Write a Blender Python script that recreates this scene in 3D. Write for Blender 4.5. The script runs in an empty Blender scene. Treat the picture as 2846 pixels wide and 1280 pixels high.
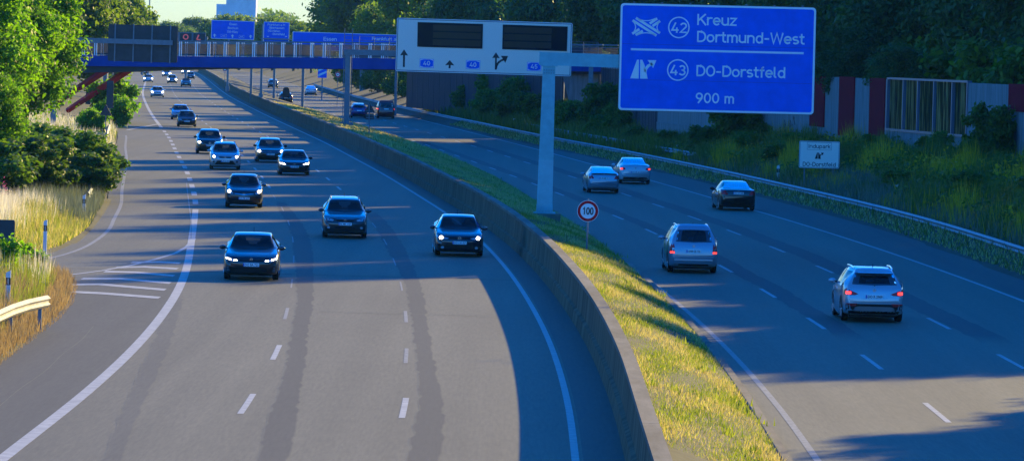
import bpy, bmesh, math, random
import numpy as np
from mathutils import Vector, Matrix
from mathutils.bvhtree import BVHTree
SC = bpy.context.scene
COL = SC.collection
R = math.radians
random.seed(7)

# ------------------------------------------------------------------ camera
F, H, VW = 14000.0, 7.7, 1.10481
CX, CY, YH = 1423.0, 640.0, 138.0
cr, sr = math.cos(R(1.5)), math.sin(R(1.5))
pit = math.atan((CY-YH)/F)
cam = bpy.data.cameras.new('camera'); cam_o = bpy.data.objects.new('camera', cam); COL.objects.link(cam_o)
cam.sensor_width = 36; cam.sensor_fit = 'HORIZONTAL'; cam.lens = 36*F/2846
cam.clip_start = 1; cam.clip_end = 12000
fw = Vector((0, math.cos(pit), -math.sin(pit))); rt = Vector((1, 0, 0)); up = rt.cross(fw)
r2 = cr*rt + sr*up; u2 = -sr*rt + cr*up
m = Matrix((r2, u2, -fw)).transposed().to_4x4(); m.translation = (0, 0, H)
cam_o.matrix_world = m
SC.camera = cam_o

# ------------------------------------------------------------------ sky, sun, exposure
SUN_EL, SUN_AZ = 17.0, 32.0          # azimuth clockwise from +Y (the way the camera looks)
w = bpy.data.worlds.new('World'); SC.world = w; w.use_nodes = True
nt = w.node_tree; nt.nodes.clear()
sky = nt.nodes.new('ShaderNodeTexSky'); sky.sky_type = 'NISHITA'; sky.sun_disc = False
sky.sun_elevation = R(SUN_EL); sky.sun_rotation = R(SUN_AZ)
sky.air_density = 1.3; sky.dust_density = 0.3; sky.ozone_density = 6.0
bg = nt.nodes.new('ShaderNodeBackground'); bg.inputs[1].default_value = 0.15
wo = nt.nodes.new('ShaderNodeOutputWorld')
tint = nt.nodes.new('ShaderNodeMix'); tint.data_type = 'RGBA'; tint.blend_type = 'MULTIPLY'; tint.inputs['Factor'].default_value = 1
tint.inputs['B'].default_value = (.52, .79, 1.36, 1); sat = nt.nodes.new('ShaderNodeHueSaturation'); sat.inputs['Saturation'].default_value = 1.42
nt.links.new(sky.outputs[0], sat.inputs['Color']); nt.links.new(sat.outputs[0], tint.inputs['A']); nt.links.new(tint.outputs['Result'], bg.inputs[0]); nt.links.new(bg.outputs[0], wo.inputs[0])
sun = bpy.data.lights.new('sun', 'SUN'); sun.energy = 4.9; sun.angle = R(0.5); sun.color = (1, .76, .24)
sun_o = bpy.data.objects.new('sun', sun); COL.objects.link(sun_o)
SDIR = Vector((math.sin(R(SUN_AZ))*math.cos(R(SUN_EL)), math.cos(R(SUN_AZ))*math.cos(R(SUN_EL)), math.sin(R(SUN_EL))))
sun_o.rotation_mode = 'QUATERNION'; sun_o.rotation_quaternion = SDIR.to_track_quat('Z', 'Y')
sun_o.location = (60, 60, 60)
SC.view_settings.view_transform = 'Standard'; SC.view_settings.look = 'None'
SC.view_settings.gamma = 1; SC.view_settings.exposure = 0.92
SC.render.engine = 'CYCLES'
SC.cycles.max_bounces = 6; SC.cycles.diffuse_bounces = 3; SC.cycles.glossy_bounces = 3
SC.cycles.transparent_max_bounces = 8; SC.cycles.volume_bounces = 0
SC.cycles.use_denoising = True

# ------------------------------------------------------------------ helpers
def unroll(xv, yv):
    dx, dy = xv*VW-CX, yv*VW-CY
    return cr*dx+sr*dy, -sr*dx+cr*dy + CY-YH
def px(xv, yv, z=0.0):                 # a point of the photo on the level z
    rx, ry = unroll(xv, yv); k = (H-z)/ry
    return Vector((rx*k, F*k, z))
def at(xv, yv, Z):                     # a point of the photo at the distance Z
    rx, ry = unroll(xv, yv)
    return Vector((rx*Z/F, Z, H-ry*Z/F))
def interp(x, xs, ys):                 # smooth (monotone cubic) interpolation
    if x <= xs[0]: return ys[0]+(ys[1]-ys[0])/(xs[1]-xs[0])*(x-xs[0])
    if x >= xs[-1]: return ys[-1]+(ys[-1]-ys[-2])/(xs[-1]-xs[-2])*(x-xs[-1])
    i = 0
    while x > xs[i+1]: i += 1
    def sl(j): return (ys[j+1]-ys[j])/(xs[j+1]-xs[j])
    def tg(j):
        if j == 0: return sl(0)
        if j == len(xs)-1: return sl(j-1)
        a, b = sl(j-1), sl(j); ha, hb = xs[j]-xs[j-1], xs[j+1]-xs[j]
        return (a*hb+b*ha)/(ha+hb)
    h = xs[i+1]-xs[i]; t = (x-xs[i])/h
    a, b = ys[i], ys[i+1]; ma, mb = tg(i)*h, tg(i+1)*h
    return (2*t**3-3*t*t+1)*a+(t**3-2*t*t+t)*ma+(-2*t**3+3*t*t)*b+(t**3-t*t)*mb
CT = [(30,2.35),(60,2.35),(90,2.4),(110,2.42),(130,2.22),(157,1.6),(176,.98),(198,.05),(229,-1.65),(265,-4.05),(307,-7.0),(348,-10.1),
      (395,-13.7),(445,-17.8),(508,-23.0),(600,-30.4),(715,-39.4),(875,-51),(1030,-62),(1300,-82.5),(1600,-109),(2000,-152),(3000,-280)]
CX_, CY_ = [p[0] for p in CT], [p[1] for p in CT]
_cc = {}
def c(Y):                              # the line of the median wall
    k = round(Y, 2)
    if k not in _cc: _cc[k] = interp(Y, CX_, CY_)
    return _cc[k]
def tan_at(Y):
    v = Vector((c(Y+2)-c(Y-2), 4, 0)); return v.normalized()
def tab(t):
    xs, ys = [p[0] for p in t], [p[1] for p in t]
    return lambda Y: interp(min(max(Y, xs[0]), xs[-1]), xs, ys)
kerb_off = tab([(60,3.0),(110,3.0),(160,3.35),(195,3.7),(245,4.45),(305,5.6),(390,6.1),(470,6.0),(620,5.7),(900,5.5)])
thick_off = tab([(90,-11.6),(125,-11.65),(150,-11.85),(200,-12.65),(260,-12.8),(330,-13.15),(450,-13.4),(900,-13.4)])
a_off = tab([(90,-7.9),(142,-8.2),(165,-8.4),(235,-8.6),(330,-8.75),(900,-8.9)])
b_off = tab([(90,-4.55),(145,-4.8),(276,-4.9),(900,-5.0)])
LL = [(150,-20.6),(160,-18.6),(169,-17.1),(177,-16.15),(184,-15.9),(192,-16.0),(203,-16.4),(216,-17.2),(235,-18.4),(256,-20.0),(286,-22.2),(325,-25.1),(360,-27.9),(397,-30.7)]
LLx, LLy = [p[0] for p in LL], [p[1] for p in LL]
def ll(Y):                             # left edge line of the slip road, then of the motorway
    if Y > 397: return c(Y)-16.85
    return interp(Y, LLx, LLy)
GB = tab([(40,-12.1),(120,-12.1),(134,-12.4),(141,-12.6),(151,-13.2),(161,-14.1),(169,-15.3)])

def mesh(name, V, Fc, mat, parent=None, smooth=False, loc=None):
    me = bpy.data.meshes.new(name)
    me.from_pydata([tuple(v) for v in V], [], Fc); me.update()
    if smooth:
        for p in me.polygons: p.use_smooth = True
    if mat: me.materials.append(mat)
    o = bpy.data.objects.new(name, me); COL.objects.link(o)
    if parent: o.parent = parent
    if loc: o.location = loc
    return o
def mesh_np(name, V, Q, mat, parent=None):     # big meshes of quads or triangles from numpy
    me = bpy.data.meshes.new(name); n, k = Q.shape
    me.vertices.add(len(V)); me.vertices.foreach_set('co', V.astype(np.float32).ravel())
    me.loops.add(n*k); me.loops.foreach_set('vertex_index', Q.astype(np.int32).ravel())
    me.polygons.add(n); me.polygons.foreach_set('loop_start', np.arange(0, n*k, k, dtype=np.int32))
    me.polygons.foreach_set('loop_total', np.full(n, k, dtype=np.int32))
    me.update(calc_edges=True); me.validate()
    if mat: me.materials.append(mat)
    o = bpy.data.objects.new(name, me); COL.objects.link(o)
    if parent: o.parent = parent
    return o
def thing(name, label, cat, loc=(0,0,0), rz=0, group=None):
    o = bpy.data.objects.new(name, None); COL.objects.link(o); o.empty_display_size = .3
    o.location = loc; o.rotation_euler = (0, 0, rz)
    return tag(o, label, cat, group)
def tag(o, label, cat, group=None):
    o['label'] = label; o['category'] = cat
    if group: o['group'] = group
    return o
def struct(o, kind='structure'):
    o['kind'] = kind; return o
class MB:                              # collects simple solids into one mesh
    def __init__(s): s.v, s.f = [], []
    def add(s, V, Fc):
        b = len(s.v); s.v += [tuple(v) for v in V]; s.f += [tuple(i+b for i in q) for q in Fc]; return s
    def box(s, x0, x1, y0, y1, z0, z1):
        return s.add([(x0,y0,z0),(x1,y0,z0),(x1,y1,z0),(x0,y1,z0),(x0,y0,z1),(x1,y0,z1),(x1,y1,z1),(x0,y1,z1)],
                     [(0,3,2,1),(4,5,6,7),(0,1,5,4),(1,2,6,5),(2,3,7,6),(3,0,4,7)])
    def tube(s, pts, rad, n=8, cap=True):
        pts = [Vector(p) for p in pts]; k = len(pts)
        rad = rad if isinstance(rad, (list, tuple)) else [rad]*k
        V, Fc = [], []
        for i, p in enumerate(pts):
            t = (pts[min(i+1,k-1)]-pts[max(i-1,0)]).normalized()
            a = t.cross(Vector((0,0,1)) if abs(t.z) < .9 else Vector((1,0,0))).normalized(); b = t.cross(a)
            for j in range(n):
                q = 2*math.pi*j/n; V.append(p+rad[i]*(math.cos(q)*a+math.sin(q)*b))
        for i in range(k-1):
            for j in range(n): Fc.append((i*n+j, i*n+(j+1)%n, (i+1)*n+(j+1)%n, (i+1)*n+j))
        if cap: Fc += [tuple(range(n))[::-1], tuple(range((k-1)*n, k*n))]
        return s.add(V, Fc)
    def prism(s, poly, y0, y1):        # polygon in x,z pushed along y
        n = len(poly)
        V = [(x,y0,z) for x,z in poly]+[(x,y1,z) for x,z in poly]
        return s.add(V, [tuple(range(n)), tuple(range(n,2*n))[::-1]]+[(i,i+n,(i+1)%n+n,(i+1)%n) for i in range(n)])
    def prism_x(s, poly, x0, x1):      # polygon in y,z pushed along x
        n = len(poly)
        V = [(x0,y,z) for y,z in poly]+[(x1,y,z) for y,z in poly]
        return s.add(V, [tuple(range(n)), tuple(range(n,2*n))[::-1]]+[(i,i+n,(i+1)%n+n,(i+1)%n) for i in range(n)])
    def lathe_x(s, prof, x, y, z, n=20):   # profile of (radius, dx) spun about an axis along x
        V, Fc = [], []
        for r, dx in prof:
            for j in range(n):
                q = 2*math.pi*j/n; V.append((x+dx, y+r*math.cos(q), z+r*math.sin(q)))
        for i in range(len(prof)-1):
            for j in range(n): Fc.append((i*n+j, i*n+(j+1)%n, (i+1)*n+(j+1)%n, (i+1)*n+j))
        return s.add(V, Fc)
    def build(s, name, mat, parent=None, smooth=False): return mesh(name, s.v, s.f, mat, parent, smooth)
def rrect(x0, x1, z0, z1, r, n=4):
    P = []
    for cx_, cz_, a in ((x1-r,z0+r,-90),(x1-r,z1-r,0),(x0+r,z1-r,90),(x0+r,z0+r,180)):
        for i in range(n+1):
            q = R(a+90*i/n); P.append((cx_+r*math.cos(q), cz_+r*math.sin(q)))
    return P
def flat(name, polys, y, mat, parent, t=.003):     # thin raised shapes in the x,z plane facing -y
    b = MB()
    for p in polys: b.prism(p, y-t, y)
    return b.build(name, mat, parent)
def stroke(pts, wd):                   # outline of a line of width wd
    L_, R_ = [], []
    for i, p in enumerate(pts):
        a = Vector(pts[max(i-1,0)]); b = Vector(pts[min(i+1,len(pts)-1)]); q = Vector(p)
        d0 = (q-a).normalized() if i else (b-q).normalized(); d1 = (b-q).normalized() if i < len(pts)-1 else d0
        d = d0+d1; d = d.normalized() if d.length > 1e-6 else d0; n = Vector((-d.y, d.x))*wd/2/max(.5, d.dot(d0))
        L_.append(tuple(Vector(p)+n)); R_.append(tuple(Vector(p)-n))
    return L_+R_[::-1]
def ring(cx_, cz_, r0, r1, n=40):
    P = []
    for i in range(n):
        a, b = 2*math.pi*i/n, 2*math.pi*(i+1)/n
        P.append([(cx_+r0*math.cos(a),cz_+r0*math.sin(a)),(cx_+r1*math.cos(a),cz_+r1*math.sin(a)),(cx_+r1*math.cos(b),cz_+r1*math.sin(b)),(cx_+r0*math.cos(b),cz_+r0*math.sin(b))])
    return P
def disc(cx_, cz_, r, n=24, sx=1): return [(cx_+sx*r*math.cos(2*math.pi*i/n), cz_+r*math.sin(2*math.pi*i/n)) for i in range(n)]
_font = {}
def text_mesh(body, bold=0.0):
    k = (body, bold)
    if k not in _font:
        cu = bpy.data.curves.new('text', 'FONT'); cu.body = body; cu.size = 1; cu.extrude = 0; cu.resolution_u = 3; cu.offset = bold
        o = bpy.data.objects.new('text', cu); COL.objects.link(o)
        me = bpy.data.meshes.new_from_object(o.evaluated_get(bpy.context.evaluated_depsgraph_get()))
        V = [tuple(v.co) for v in me.vertices]; P = [tuple(p.vertices) for p in me.polygons]
        bpy.data.objects.remove(o); bpy.data.curves.remove(cu); bpy.data.meshes.remove(me)
        _font[k] = (V, P)
    return _font[k]
CAP = max(v[1] for v in text_mesh('H')[0])
def letters_plain(name, items, y, mat, parent, bold=0.012):   # items: (text, x0, z baseline, cap height, width or None)
    b = MB()
    for tx, x0, z0, h, wd in items:
        V, P = text_mesh(tx, bold)
        xa, xb = min(v[0] for v in V), max(v[0] for v in V)
        sz = h/CAP; sx = (wd/(xb-xa)) if wd else sz*.86
        b.add([(x0+(v[0]-xa)*sx, y, z0+v[1]*sz) for v in V], P)
    return b.build(name, mat, parent)
# road sign lettering drawn with single strokes (cap height 1)
def _A(cx_, cz_, rx, rz, a0, a1, n=12): return [(cx_+rx*math.cos(R(a0+(a1-a0)*i/n)), cz_+rz*math.sin(R(a0+(a1-a0)*i/n))) for i in range(n+1)]
_E = lambda x, z, a, b: _A(x, z, a, b, 90, 450, 24)
_arch = lambda x0, x1: [(x0,.42)]+_A((x0+x1)/2, .46, (x1-x0)/2, .205, 180, 0)+[(x1,0)]
DIN = {'K':(.66,[[(.07,0),(.07,1)],[(.58,1),(.08,.40)],[(.24,.58),(.61,0)]]), 'D':(.66,[[(.07,.07),(.07,.93),(.28,.93)]+_A(.28,.5,.30,.43,90,-90)+[(.03,.07)]]), 'W':(.92,[[(.04,1),(.23,.04),(.45,.95),(.67,.04),(.86,1)]]),
 'O':(.68,[_E(.33,.5,.26,.43)]), 'E':(.60,[[(.55,.93),(.07,.93),(.07,.07),(.56,.07)],[(.07,.52),(.5,.52)]]), 'B':(.66,[[(.07,.07),(.07,.93),(.32,.93)]+_A(.32,.735,.2,.195,90,-90)+[(.07,.54)],[(.3,.54),(.34,.54)]+_A(.34,.305,.235,.235,90,-90)+[(.03,.07)]]),
 'F':(.56,[[(.55,.93),(.07,.93),(.07,0)],[(.07,.50),(.48,.50)]]), 'H':(.70,[[(.07,0),(.07,1)],[(.59,0),(.59,1)],[(.07,.52),(.59,.52)]]), 'M':(.82,[[(.07,0),(.07,.95),(.38,.38),(.69,.95),(.69,0)]]), 'I':(.22,[[(.09,0),(.09,1)]]),
 'r':(.40,[[(.07,0),(.07,.73)],[(.07,.46)]+_A(.27,.46,.20,.20,180,55)]), 'e':(.58,[[(.06,.36),(.49,.36)]+_A(.28,.365,.215,.295,0,318,16)]), 'u':(.58,[[(.07,.73),(.07,.27)]+_A(.27,.27,.20,.205,180,360)+[(.47,.73)],[(.47,.3),(.47,0)]]), 'z':(.50,[[(.03,.66),(.43,.66),(.05,.07),(.47,.07)]]),
 'o':(.60,[_E(.28,.365,.215,.295)]), 't':(.40,[[(.15,.95),(.15,.22)]+_A(.29,.21,.14,.14,180,285)+[(.36,.075)],[(0,.66),(.34,.66)]]), 'm':(.80,[[(.07,0),(.07,.73)],[(.07,.42)]+_A(.22,.48,.15,.185,180,0)+[(.37,0)],[(.37,.42)]+_A(.53,.48,.16,.185,180,0)+[(.69,0)]]), 'n':(.58,[[(.07,0),(.07,.73)],_arch(.07,.47)]),
 'd':(.58,[[(.47,1),(.47,0)],_E(.27,.365,.20,.295)]), 'b':(.58,[[(.07,1),(.07,0)],_E(.27,.365,.20,.295)]), 'p':(.58,[[(.07,-.22),(.07,.73)],_E(.27,.365,.20,.295)]), 'h':(.58,[[(.07,0),(.07,1)],_arch(.07,.47)]), 's':(.50,[_A(.24,.515,.17,.145,35,250)+_A(.24,.22,.185,.15,80,-145)]),
 'f':(.38,[[(.15,0),(.15,.80)]+_A(.29,.79,.14,.14,180,85),[(0,.66),(.34,.66)]]), 'l':(.28,[[(.07,1),(.07,.2)]+_A(.19,.2,.12,.13,180,275)]), 'k':(.50,[[(.07,0),(.07,1)],[(.43,.73),(.08,.30)],[(.2,.44),(.46,0)]]), 'a':(.56,[[(.07,.57)]+_A(.25,.48,.19,.185,140,0)+[(.44,0)],_E(.25,.21,.18,.145)]),
 'c':(.52,[_A(.28,.365,.215,.295,45,315)]), 'y':(.50,[[(.04,.73),(.24,.05)],[(.44,.73),(.15,-.22)]]), 'i':(.22,[[(.09,0),(.09,.73)],[(.09,.86),(.09,1)]]), '-':(.44,[[(.04,.42),(.36,.42)]]), ' ':(.34,[]),
 '0':(.64,[_E(.29,.5,.22,.43)]), '1':(.64,[[(.10,.72),(.33,.93),(.33,0)]]), '2':(.64,[_A(.29,.70,.21,.23,165,-38)+[(.06,.07),(.55,.07)]]), '3':(.64,[_A(.28,.72,.19,.21,155,-80)+_A(.28,.29,.22,.22,80,-155)]), '4':(.64,[[(.33,1),(.05,.27),(.56,.27)],[(.42,.52),(.42,0)]]),
 '5':(.64,[[(.50,.93),(.14,.93),(.11,.52)]+_A(.28,.33,.22,.26,115,-150)]), '8':(.64,[_E(.29,.725,.18,.205),_E(.29,.29,.22,.225)]), '9':(.64,[_E(.29,.67,.22,.26),[(.51,.66),(.47,.42),(.2,0)]])}
def letters(name, items, y, mat, parent, bold=0.0, sw=.152):
    if len(items) > 1:
        for it_ in items: o = letters(name, [it_], y, mat, parent, bold, sw)
        return o
    b = MB()
    for tx, x0, z0, h, wd in items:
        if any(ch not in DIN for ch in tx): return letters_plain(name, items, y, mat, parent, .02)
        tot = sum(DIN[ch][0] for ch in tx); sx = wd/(tot-.08) if wd else h; x = x0; q = 0
        for ch in tx:
            a, st = DIN[ch]
            for s_ in st:
                q += 1; P_ = [(x+px_*sx, z0+pz_*h) for px_, pz_ in s_]; o_ = stroke(P_, sw*h*(1+bold)); k = len(P_); yy_ = y-.0007*(q % 4)
                b.add([(u, yy_, v) for u, v in o_], [(i, i+1, 2*k-2-i, 2*k-1-i) for i in range(k-1)])
            x += a*sx
    return b.build(name, mat, parent)
def affine(TL, TR, BL, W, Hh):         # picture points of a flat sign -> metres on the sign
    ex = Vector((TR[0]-TL[0], TR[1]-TL[1])); ey = Vector((BL[0]-TL[0], BL[1]-TL[1])); det = ex.x*ey.y-ex.y*ey.x
    def f(p):
        d = Vector((p[0]-TL[0], p[1]-TL[1]))
        return ((d.x*ey.y-d.y*ey.x)/det*W, Hh-(ex.x*d.y-ex.y*d.x)/det*Hh)
    return f

# ------------------------------------------------------------------ materials
def mat(name, col, rough=.6, metal=0, spec=.5, coat=0, emit=None, es=0, nscale=0, namp=.0, bump=0, ncol=None, stretch=(1,1,1)):
    m = bpy.data.materials.new(name); m.use_nodes = True; t = m.node_tree; b = t.nodes['Principled BSDF']
    b.inputs['Base Color'].default_value = (*col, 1); b.inputs['Roughness'].default_value = rough
    b.inputs['Metallic'].default_value = metal; b.inputs['Specular IOR Level'].default_value = spec
    b.inputs['Coat Weight'].default_value = coat; b.inputs['Coat Roughness'].default_value = .05
    if emit: b.inputs['Emission Color'].default_value = (*emit, 1); b.inputs['Emission Strength'].default_value = es
    if nscale:
        tc = t.nodes.new('ShaderNodeTexCoord'); mp = t.nodes.new('ShaderNodeMapping'); mp.inputs['Scale'].default_value = stretch
        n = t.nodes.new('ShaderNodeTexNoise'); n.inputs['Scale'].default_value = nscale; n.inputs['Detail'].default_value = 6; n.inputs['Roughness'].default_value = .65
        t.links.new(tc.outputs['Object'], mp.inputs[0]); t.links.new(mp.outputs[0], n.inputs['Vector'])
        cr_ = t.nodes.new('ShaderNodeValToRGB'); e = cr_.color_ramp.elements
        lo = ncol or tuple(x*(1-namp) for x in col); hi = tuple(min(1, x*(1+namp)) for x in col)
        e[0].position = .32; e[0].color = (*lo, 1); e[1].position = .68; e[1].color = (*hi, 1)
        t.links.new(n.outputs['Fac'], cr_.inputs[0]); t.links.new(cr_.outputs[0], b.inputs['Base Color'])
        if bump:
            bp = t.nodes.new('ShaderNodeBump'); bp.inputs['Strength'].default_value = bump; bp.inputs['Distance'].default_value = .02
            t.links.new(n.outputs['Fac'], bp.inputs['Height']); t.links.new(bp.outputs[0], b.inputs['Normal'])
    return m
def asphalt(name, base, streak=.14, spec=.3, rough=.75, under=None):
    m = mat(name, base, rough, spec=spec); t = m.node_tree; b = t.nodes['Principled BSDF']; L = t.links.new
    tc = t.nodes.new('ShaderNodeTexCoord')
    def noise(scale, st, det=5):
        mp = t.nodes.new('ShaderNodeMapping'); mp.inputs['Scale'].default_value = st; L(tc.outputs['Object'], mp.inputs[0])
        n = t.nodes.new('ShaderNodeTexNoise'); n.inputs['Scale'].default_value = scale; n.inputs['Detail'].default_value = det; n.inputs['Roughness'].default_value = .6
        L(mp.outputs[0], n.inputs['Vector']); return n.outputs['Fac']
    a = noise(1.0, (1.1, .012, 1)); g = noise(9, (1, .35, 1), 8); p = noise(.5, (.5, .06, 1), 4); fx = noise(13, (1, .06, 1), 4)
    def mul(x, lo, hi):
        r = t.nodes.new('ShaderNodeMapRange'); r.inputs['From Min'].default_value = .3; r.inputs['From Max'].default_value = .7
        r.inputs['To Min'].default_value = lo; r.inputs['To Max'].default_value = hi; L(x, r.inputs['Value']); return r.outputs[0]
    def mm(x, y):
        q = t.nodes.new('ShaderNodeMath'); q.operation = 'MULTIPLY'; L(x, q.inputs[0]); L(y, q.inputs[1]); return q.outputs[0]
    v = mm(mm(mul(a, 1-streak, 1+streak), mul(g, .93, 1.07)), mm(mul(p, .86, 1.14), mul(fx, .84, 1.16)))
    vm = t.nodes.new('ShaderNodeVectorMath'); vm.operation = 'SCALE'; vm.inputs[0].default_value = base; L(v, vm.inputs['Scale'])
    if under:                          # worn-in edge: the new layer thins out over the old surface
        at_ = t.nodes.new('ShaderNodeAttribute'); at_.attribute_name = 'cover'; mb_ = t.nodes.new('ShaderNodeMix'); mb_.data_type = 'RGBA'
        mb_.inputs['A'].default_value = (*under, 1); mb_.inputs['B'].default_value = (*base, 1); L(at_.outputs['Fac'], mb_.inputs['Factor']); L(mb_.outputs['Result'], vm.inputs[0])
    L(vm.outputs[0], b.inputs['Base Color'])
    bp = t.nodes.new('ShaderNodeBump'); bp.inputs['Strength'].default_value = .25; bp.inputs['Distance'].default_value = .01
    L(fx, bp.inputs['Height']); L(bp.outputs[0], b.inputs['Normal'])
    return m
def leafmat(name, c0, c1, trans=.5, tcol=None, objvar=.25, gloss=.25):
    m = bpy.data.materials.new(name); m.use_nodes = True; t = m.node_tree; L = t.links.new
    b = t.nodes['Principled BSDF']; out = t.nodes['Material Output']
    g = t.nodes.new('ShaderNodeNewGeometry'); cr_ = t.nodes.new('ShaderNodeValToRGB'); e = cr_.color_ramp.elements
    e[0].color = (*c0, 1); e[1].color = (*c1, 1); L(g.outputs['Random Per Island'], cr_.inputs[0])
    oi = t.nodes.new('ShaderNodeObjectInfo'); hs = t.nodes.new('ShaderNodeHueSaturation')
    mr = t.nodes.new('ShaderNodeMapRange'); mr.inputs['To Min'].default_value = 1-objvar; mr.inputs['To Max'].default_value = 1+objvar
    L(oi.outputs['Random'], mr.inputs['Value']); L(mr.outputs[0], hs.inputs['Value']); L(cr_.outputs[0], hs.inputs['Color'])
    L(hs.outputs[0], b.inputs['Base Color']); b.inputs['Roughness'].default_value = .55; b.inputs['Specular IOR Level'].default_value = gloss
    tr = t.nodes.new('ShaderNodeBsdfTranslucent'); mx = t.nodes.new('ShaderNodeMixShader'); mx.inputs[0].default_value = trans
    h2 = t.nodes.new('ShaderNodeMix'); h2.data_type = 'RGBA'; h2.blend_type = 'MULTIPLY'; h2.inputs['Factor'].default_value = 1
    L(hs.outputs[0], h2.inputs['A']); h2.inputs['B'].default_value = (*(tcol or (2.2, 2.0, .7)), 1)
    L(h2.outputs['Result'], tr.inputs['Color'])
    L(b.outputs[0], mx.inputs[1]); L(tr.outputs[0], mx.inputs[2]); L(mx.outputs[0], out.inputs['Surface'])
    return m
M = {}
M['asphalt'] = asphalt('asphalt', (.130,.120,.076))
M['asphalt_new'] = asphalt('dark_asphalt', (.054,.051,.038), .08, under=(.130,.120,.076))
M['asphalt_shoulder'] = asphalt('shoulder_asphalt', (.074,.070,.049), .14)
M['asphalt_seal'] = asphalt('sealing_band', (.090,.085,.06), .1, under=(.130,.120,.076))
M['paint_white'] = mat('road_paint', (.40,.40,.36), .7, nscale=3, namp=.25)
M['paint_worn'] = mat('worn_road_paint', (.24,.235,.20), .7, nscale=6, namp=.4)
M['concrete'] = mat('concrete', (.19,.165,.125), .9, spec=.2, nscale=1.4, namp=.4, bump=.05, stretch=(1,.14,1))
M['concrete_dark'] = mat('dirty_warm_lit_concrete', (.17,.125,.075), .95, spec=.1, nscale=.8, namp=.45, bump=.03, stretch=(1,1.6,.35))  # brown base paints in warm light bounced off the road; blotches are stains
M['concrete_wall'] = mat('wall_concrete', (.21,.235,.23), .9, spec=.15, nscale=1.6, namp=.3, bump=.1, stretch=(3,3,.25))
M['soil'] = mat('soil_and_thatch', (.055,.05,.022), .95, nscale=2.5, namp=.5)
M['galv'] = mat('galvanised_steel', (.19,.23,.25), .6, .3, nscale=4, namp=.15)
M['rail'] = mat('rail_steel', (.20,.23,.25), .55, .4, nscale=2, namp=.2)
M['rail_rust'] = mat('weathered_wood_rail', (.45,.42,.36), .7, nscale=3, namp=.25)
M['sign_blue'] = mat('sign_blue', (.0,.145,.82), .8, spec=.08, nscale=1.5, namp=.1)
M['sign_white'] = mat('sign_white', (.93,.94,.90), .6, spec=.2)
M['sign_black'] = mat('sign_black', (.012,.012,.014), .5)
M['sign_red'] = mat('sign_red', (.75,.012,.02), .6, spec=.1)
M['sign_back'] = mat('sign_back', (.05,.053,.056), .6, .2, nscale=2, namp=.25)
M['led_dark'] = mat('display_dark', (.008,.009,.016), .6, spec=.08)
M['led_rows'] = mat('display_rows', (.07,.05,.032), .7, spec=.08, nscale=40, namp=.4)
M['led_red'] = mat('display_red', (.45,.10,.11), .5, emit=(1,.2,.2), es=.12)
M['bridge_blue'] = mat('bridge_blue_paint', (.0,.055,.28), .8, spec=.08, nscale=.6, namp=.2)
M['bridge_dark'] = mat('bridge_girder', (.04,.045,.055), .7, nscale=.6, namp=.3)
M['strut_red'] = mat('strut_red_paint', (.62,.02,.025), .6, nscale=1, namp=.25)
M['panel_red'] = mat('panel_red', (.26,.003,.018), .8, spec=.05, nscale=.8, namp=.15)
M['barrier_dark'] = mat('ribbed_barrier', (.055,.06,.07), .6, nscale=3, namp=.25, stretch=(6,6,.2))
M['glassy'] = mat('car_glass', (.012,.018,.028), .06, spec=.6, coat=.3)
def tinted(name, tint):
    m = bpy.data.materials.new(name); m.use_nodes = True; t = m.node_tree; L = t.links.new; t.nodes.remove(t.nodes['Principled BSDF'])
    tr = t.nodes.new('ShaderNodeBsdfTransparent'); tr.inputs[0].default_value = (*tint, 1); gl_ = t.nodes.new('ShaderNodeBsdfGlossy'); gl_.inputs['Roughness'].default_value = .03
    fr = t.nodes.new('ShaderNodeFresnel'); fr.inputs[0].default_value = 1.5; mx = t.nodes.new('ShaderNodeMixShader')
    L(fr.outputs[0], mx.inputs[0]); L(tr.outputs[0], mx.inputs[1]); L(gl_.outputs[0], mx.inputs[2]); L(mx.outputs[0], t.nodes['Material Output'].inputs['Surface']); return m
M['glass'] = tinted('tinted_car_glass', (.34,.40,.43)); M['trim'] = mat('cabin_trim', (.02,.021,.024), .8, spec=.1)
M['tyre'] = mat('tyre_rubber', (.008,.008,.008), .9, spec=.1)
M['rim'] = mat('alloy_rim', (.35,.36,.37), .35, .8)
M['black'] = mat('black_plastic', (.008,.008,.009), .6, spec=.2)
M['chrome'] = mat('chrome', (.65,.67,.7), .15, 1)
M['lamp_on'] = mat('lit_headlamp', (.9,.9,.9), .2, emit=(1,.90,.72), es=6)
M['lamp_off'] = mat('headlamp_glass', (.45,.47,.5), .12, .2, coat=1)
M['tail'] = mat('tail_lamp', (.80,.008,.02), .3, spec=.3, coat=.3)
M['tail_on'] = mat('lit_tail_lamp', (.5,.01,.01), .2, emit=(1,.05,.04), es=1.5)
M['plate'] = mat('plate_white', (.92,.93,.93), .5)
M['plate_blue'] = mat('plate_blue', (.01,.06,.42), .5)
M['bark'] = mat('bark', (.07,.055,.04), .9, nscale=5, namp=.4, bump=.4)
M['tower'] = mat('tower_concrete', (.85,.86,.86), .8, nscale=.2, namp=.15)
M['pole'] = mat('pole_paint', (.22,.25,.27), .5, .3)
M['pole_grey'] = M['pole']
M['post_white'] = mat('post_white', (.7,.71,.7), .5)
M['bag'] = mat('dark_fabric', (.018,.02,.024), .8)
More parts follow.
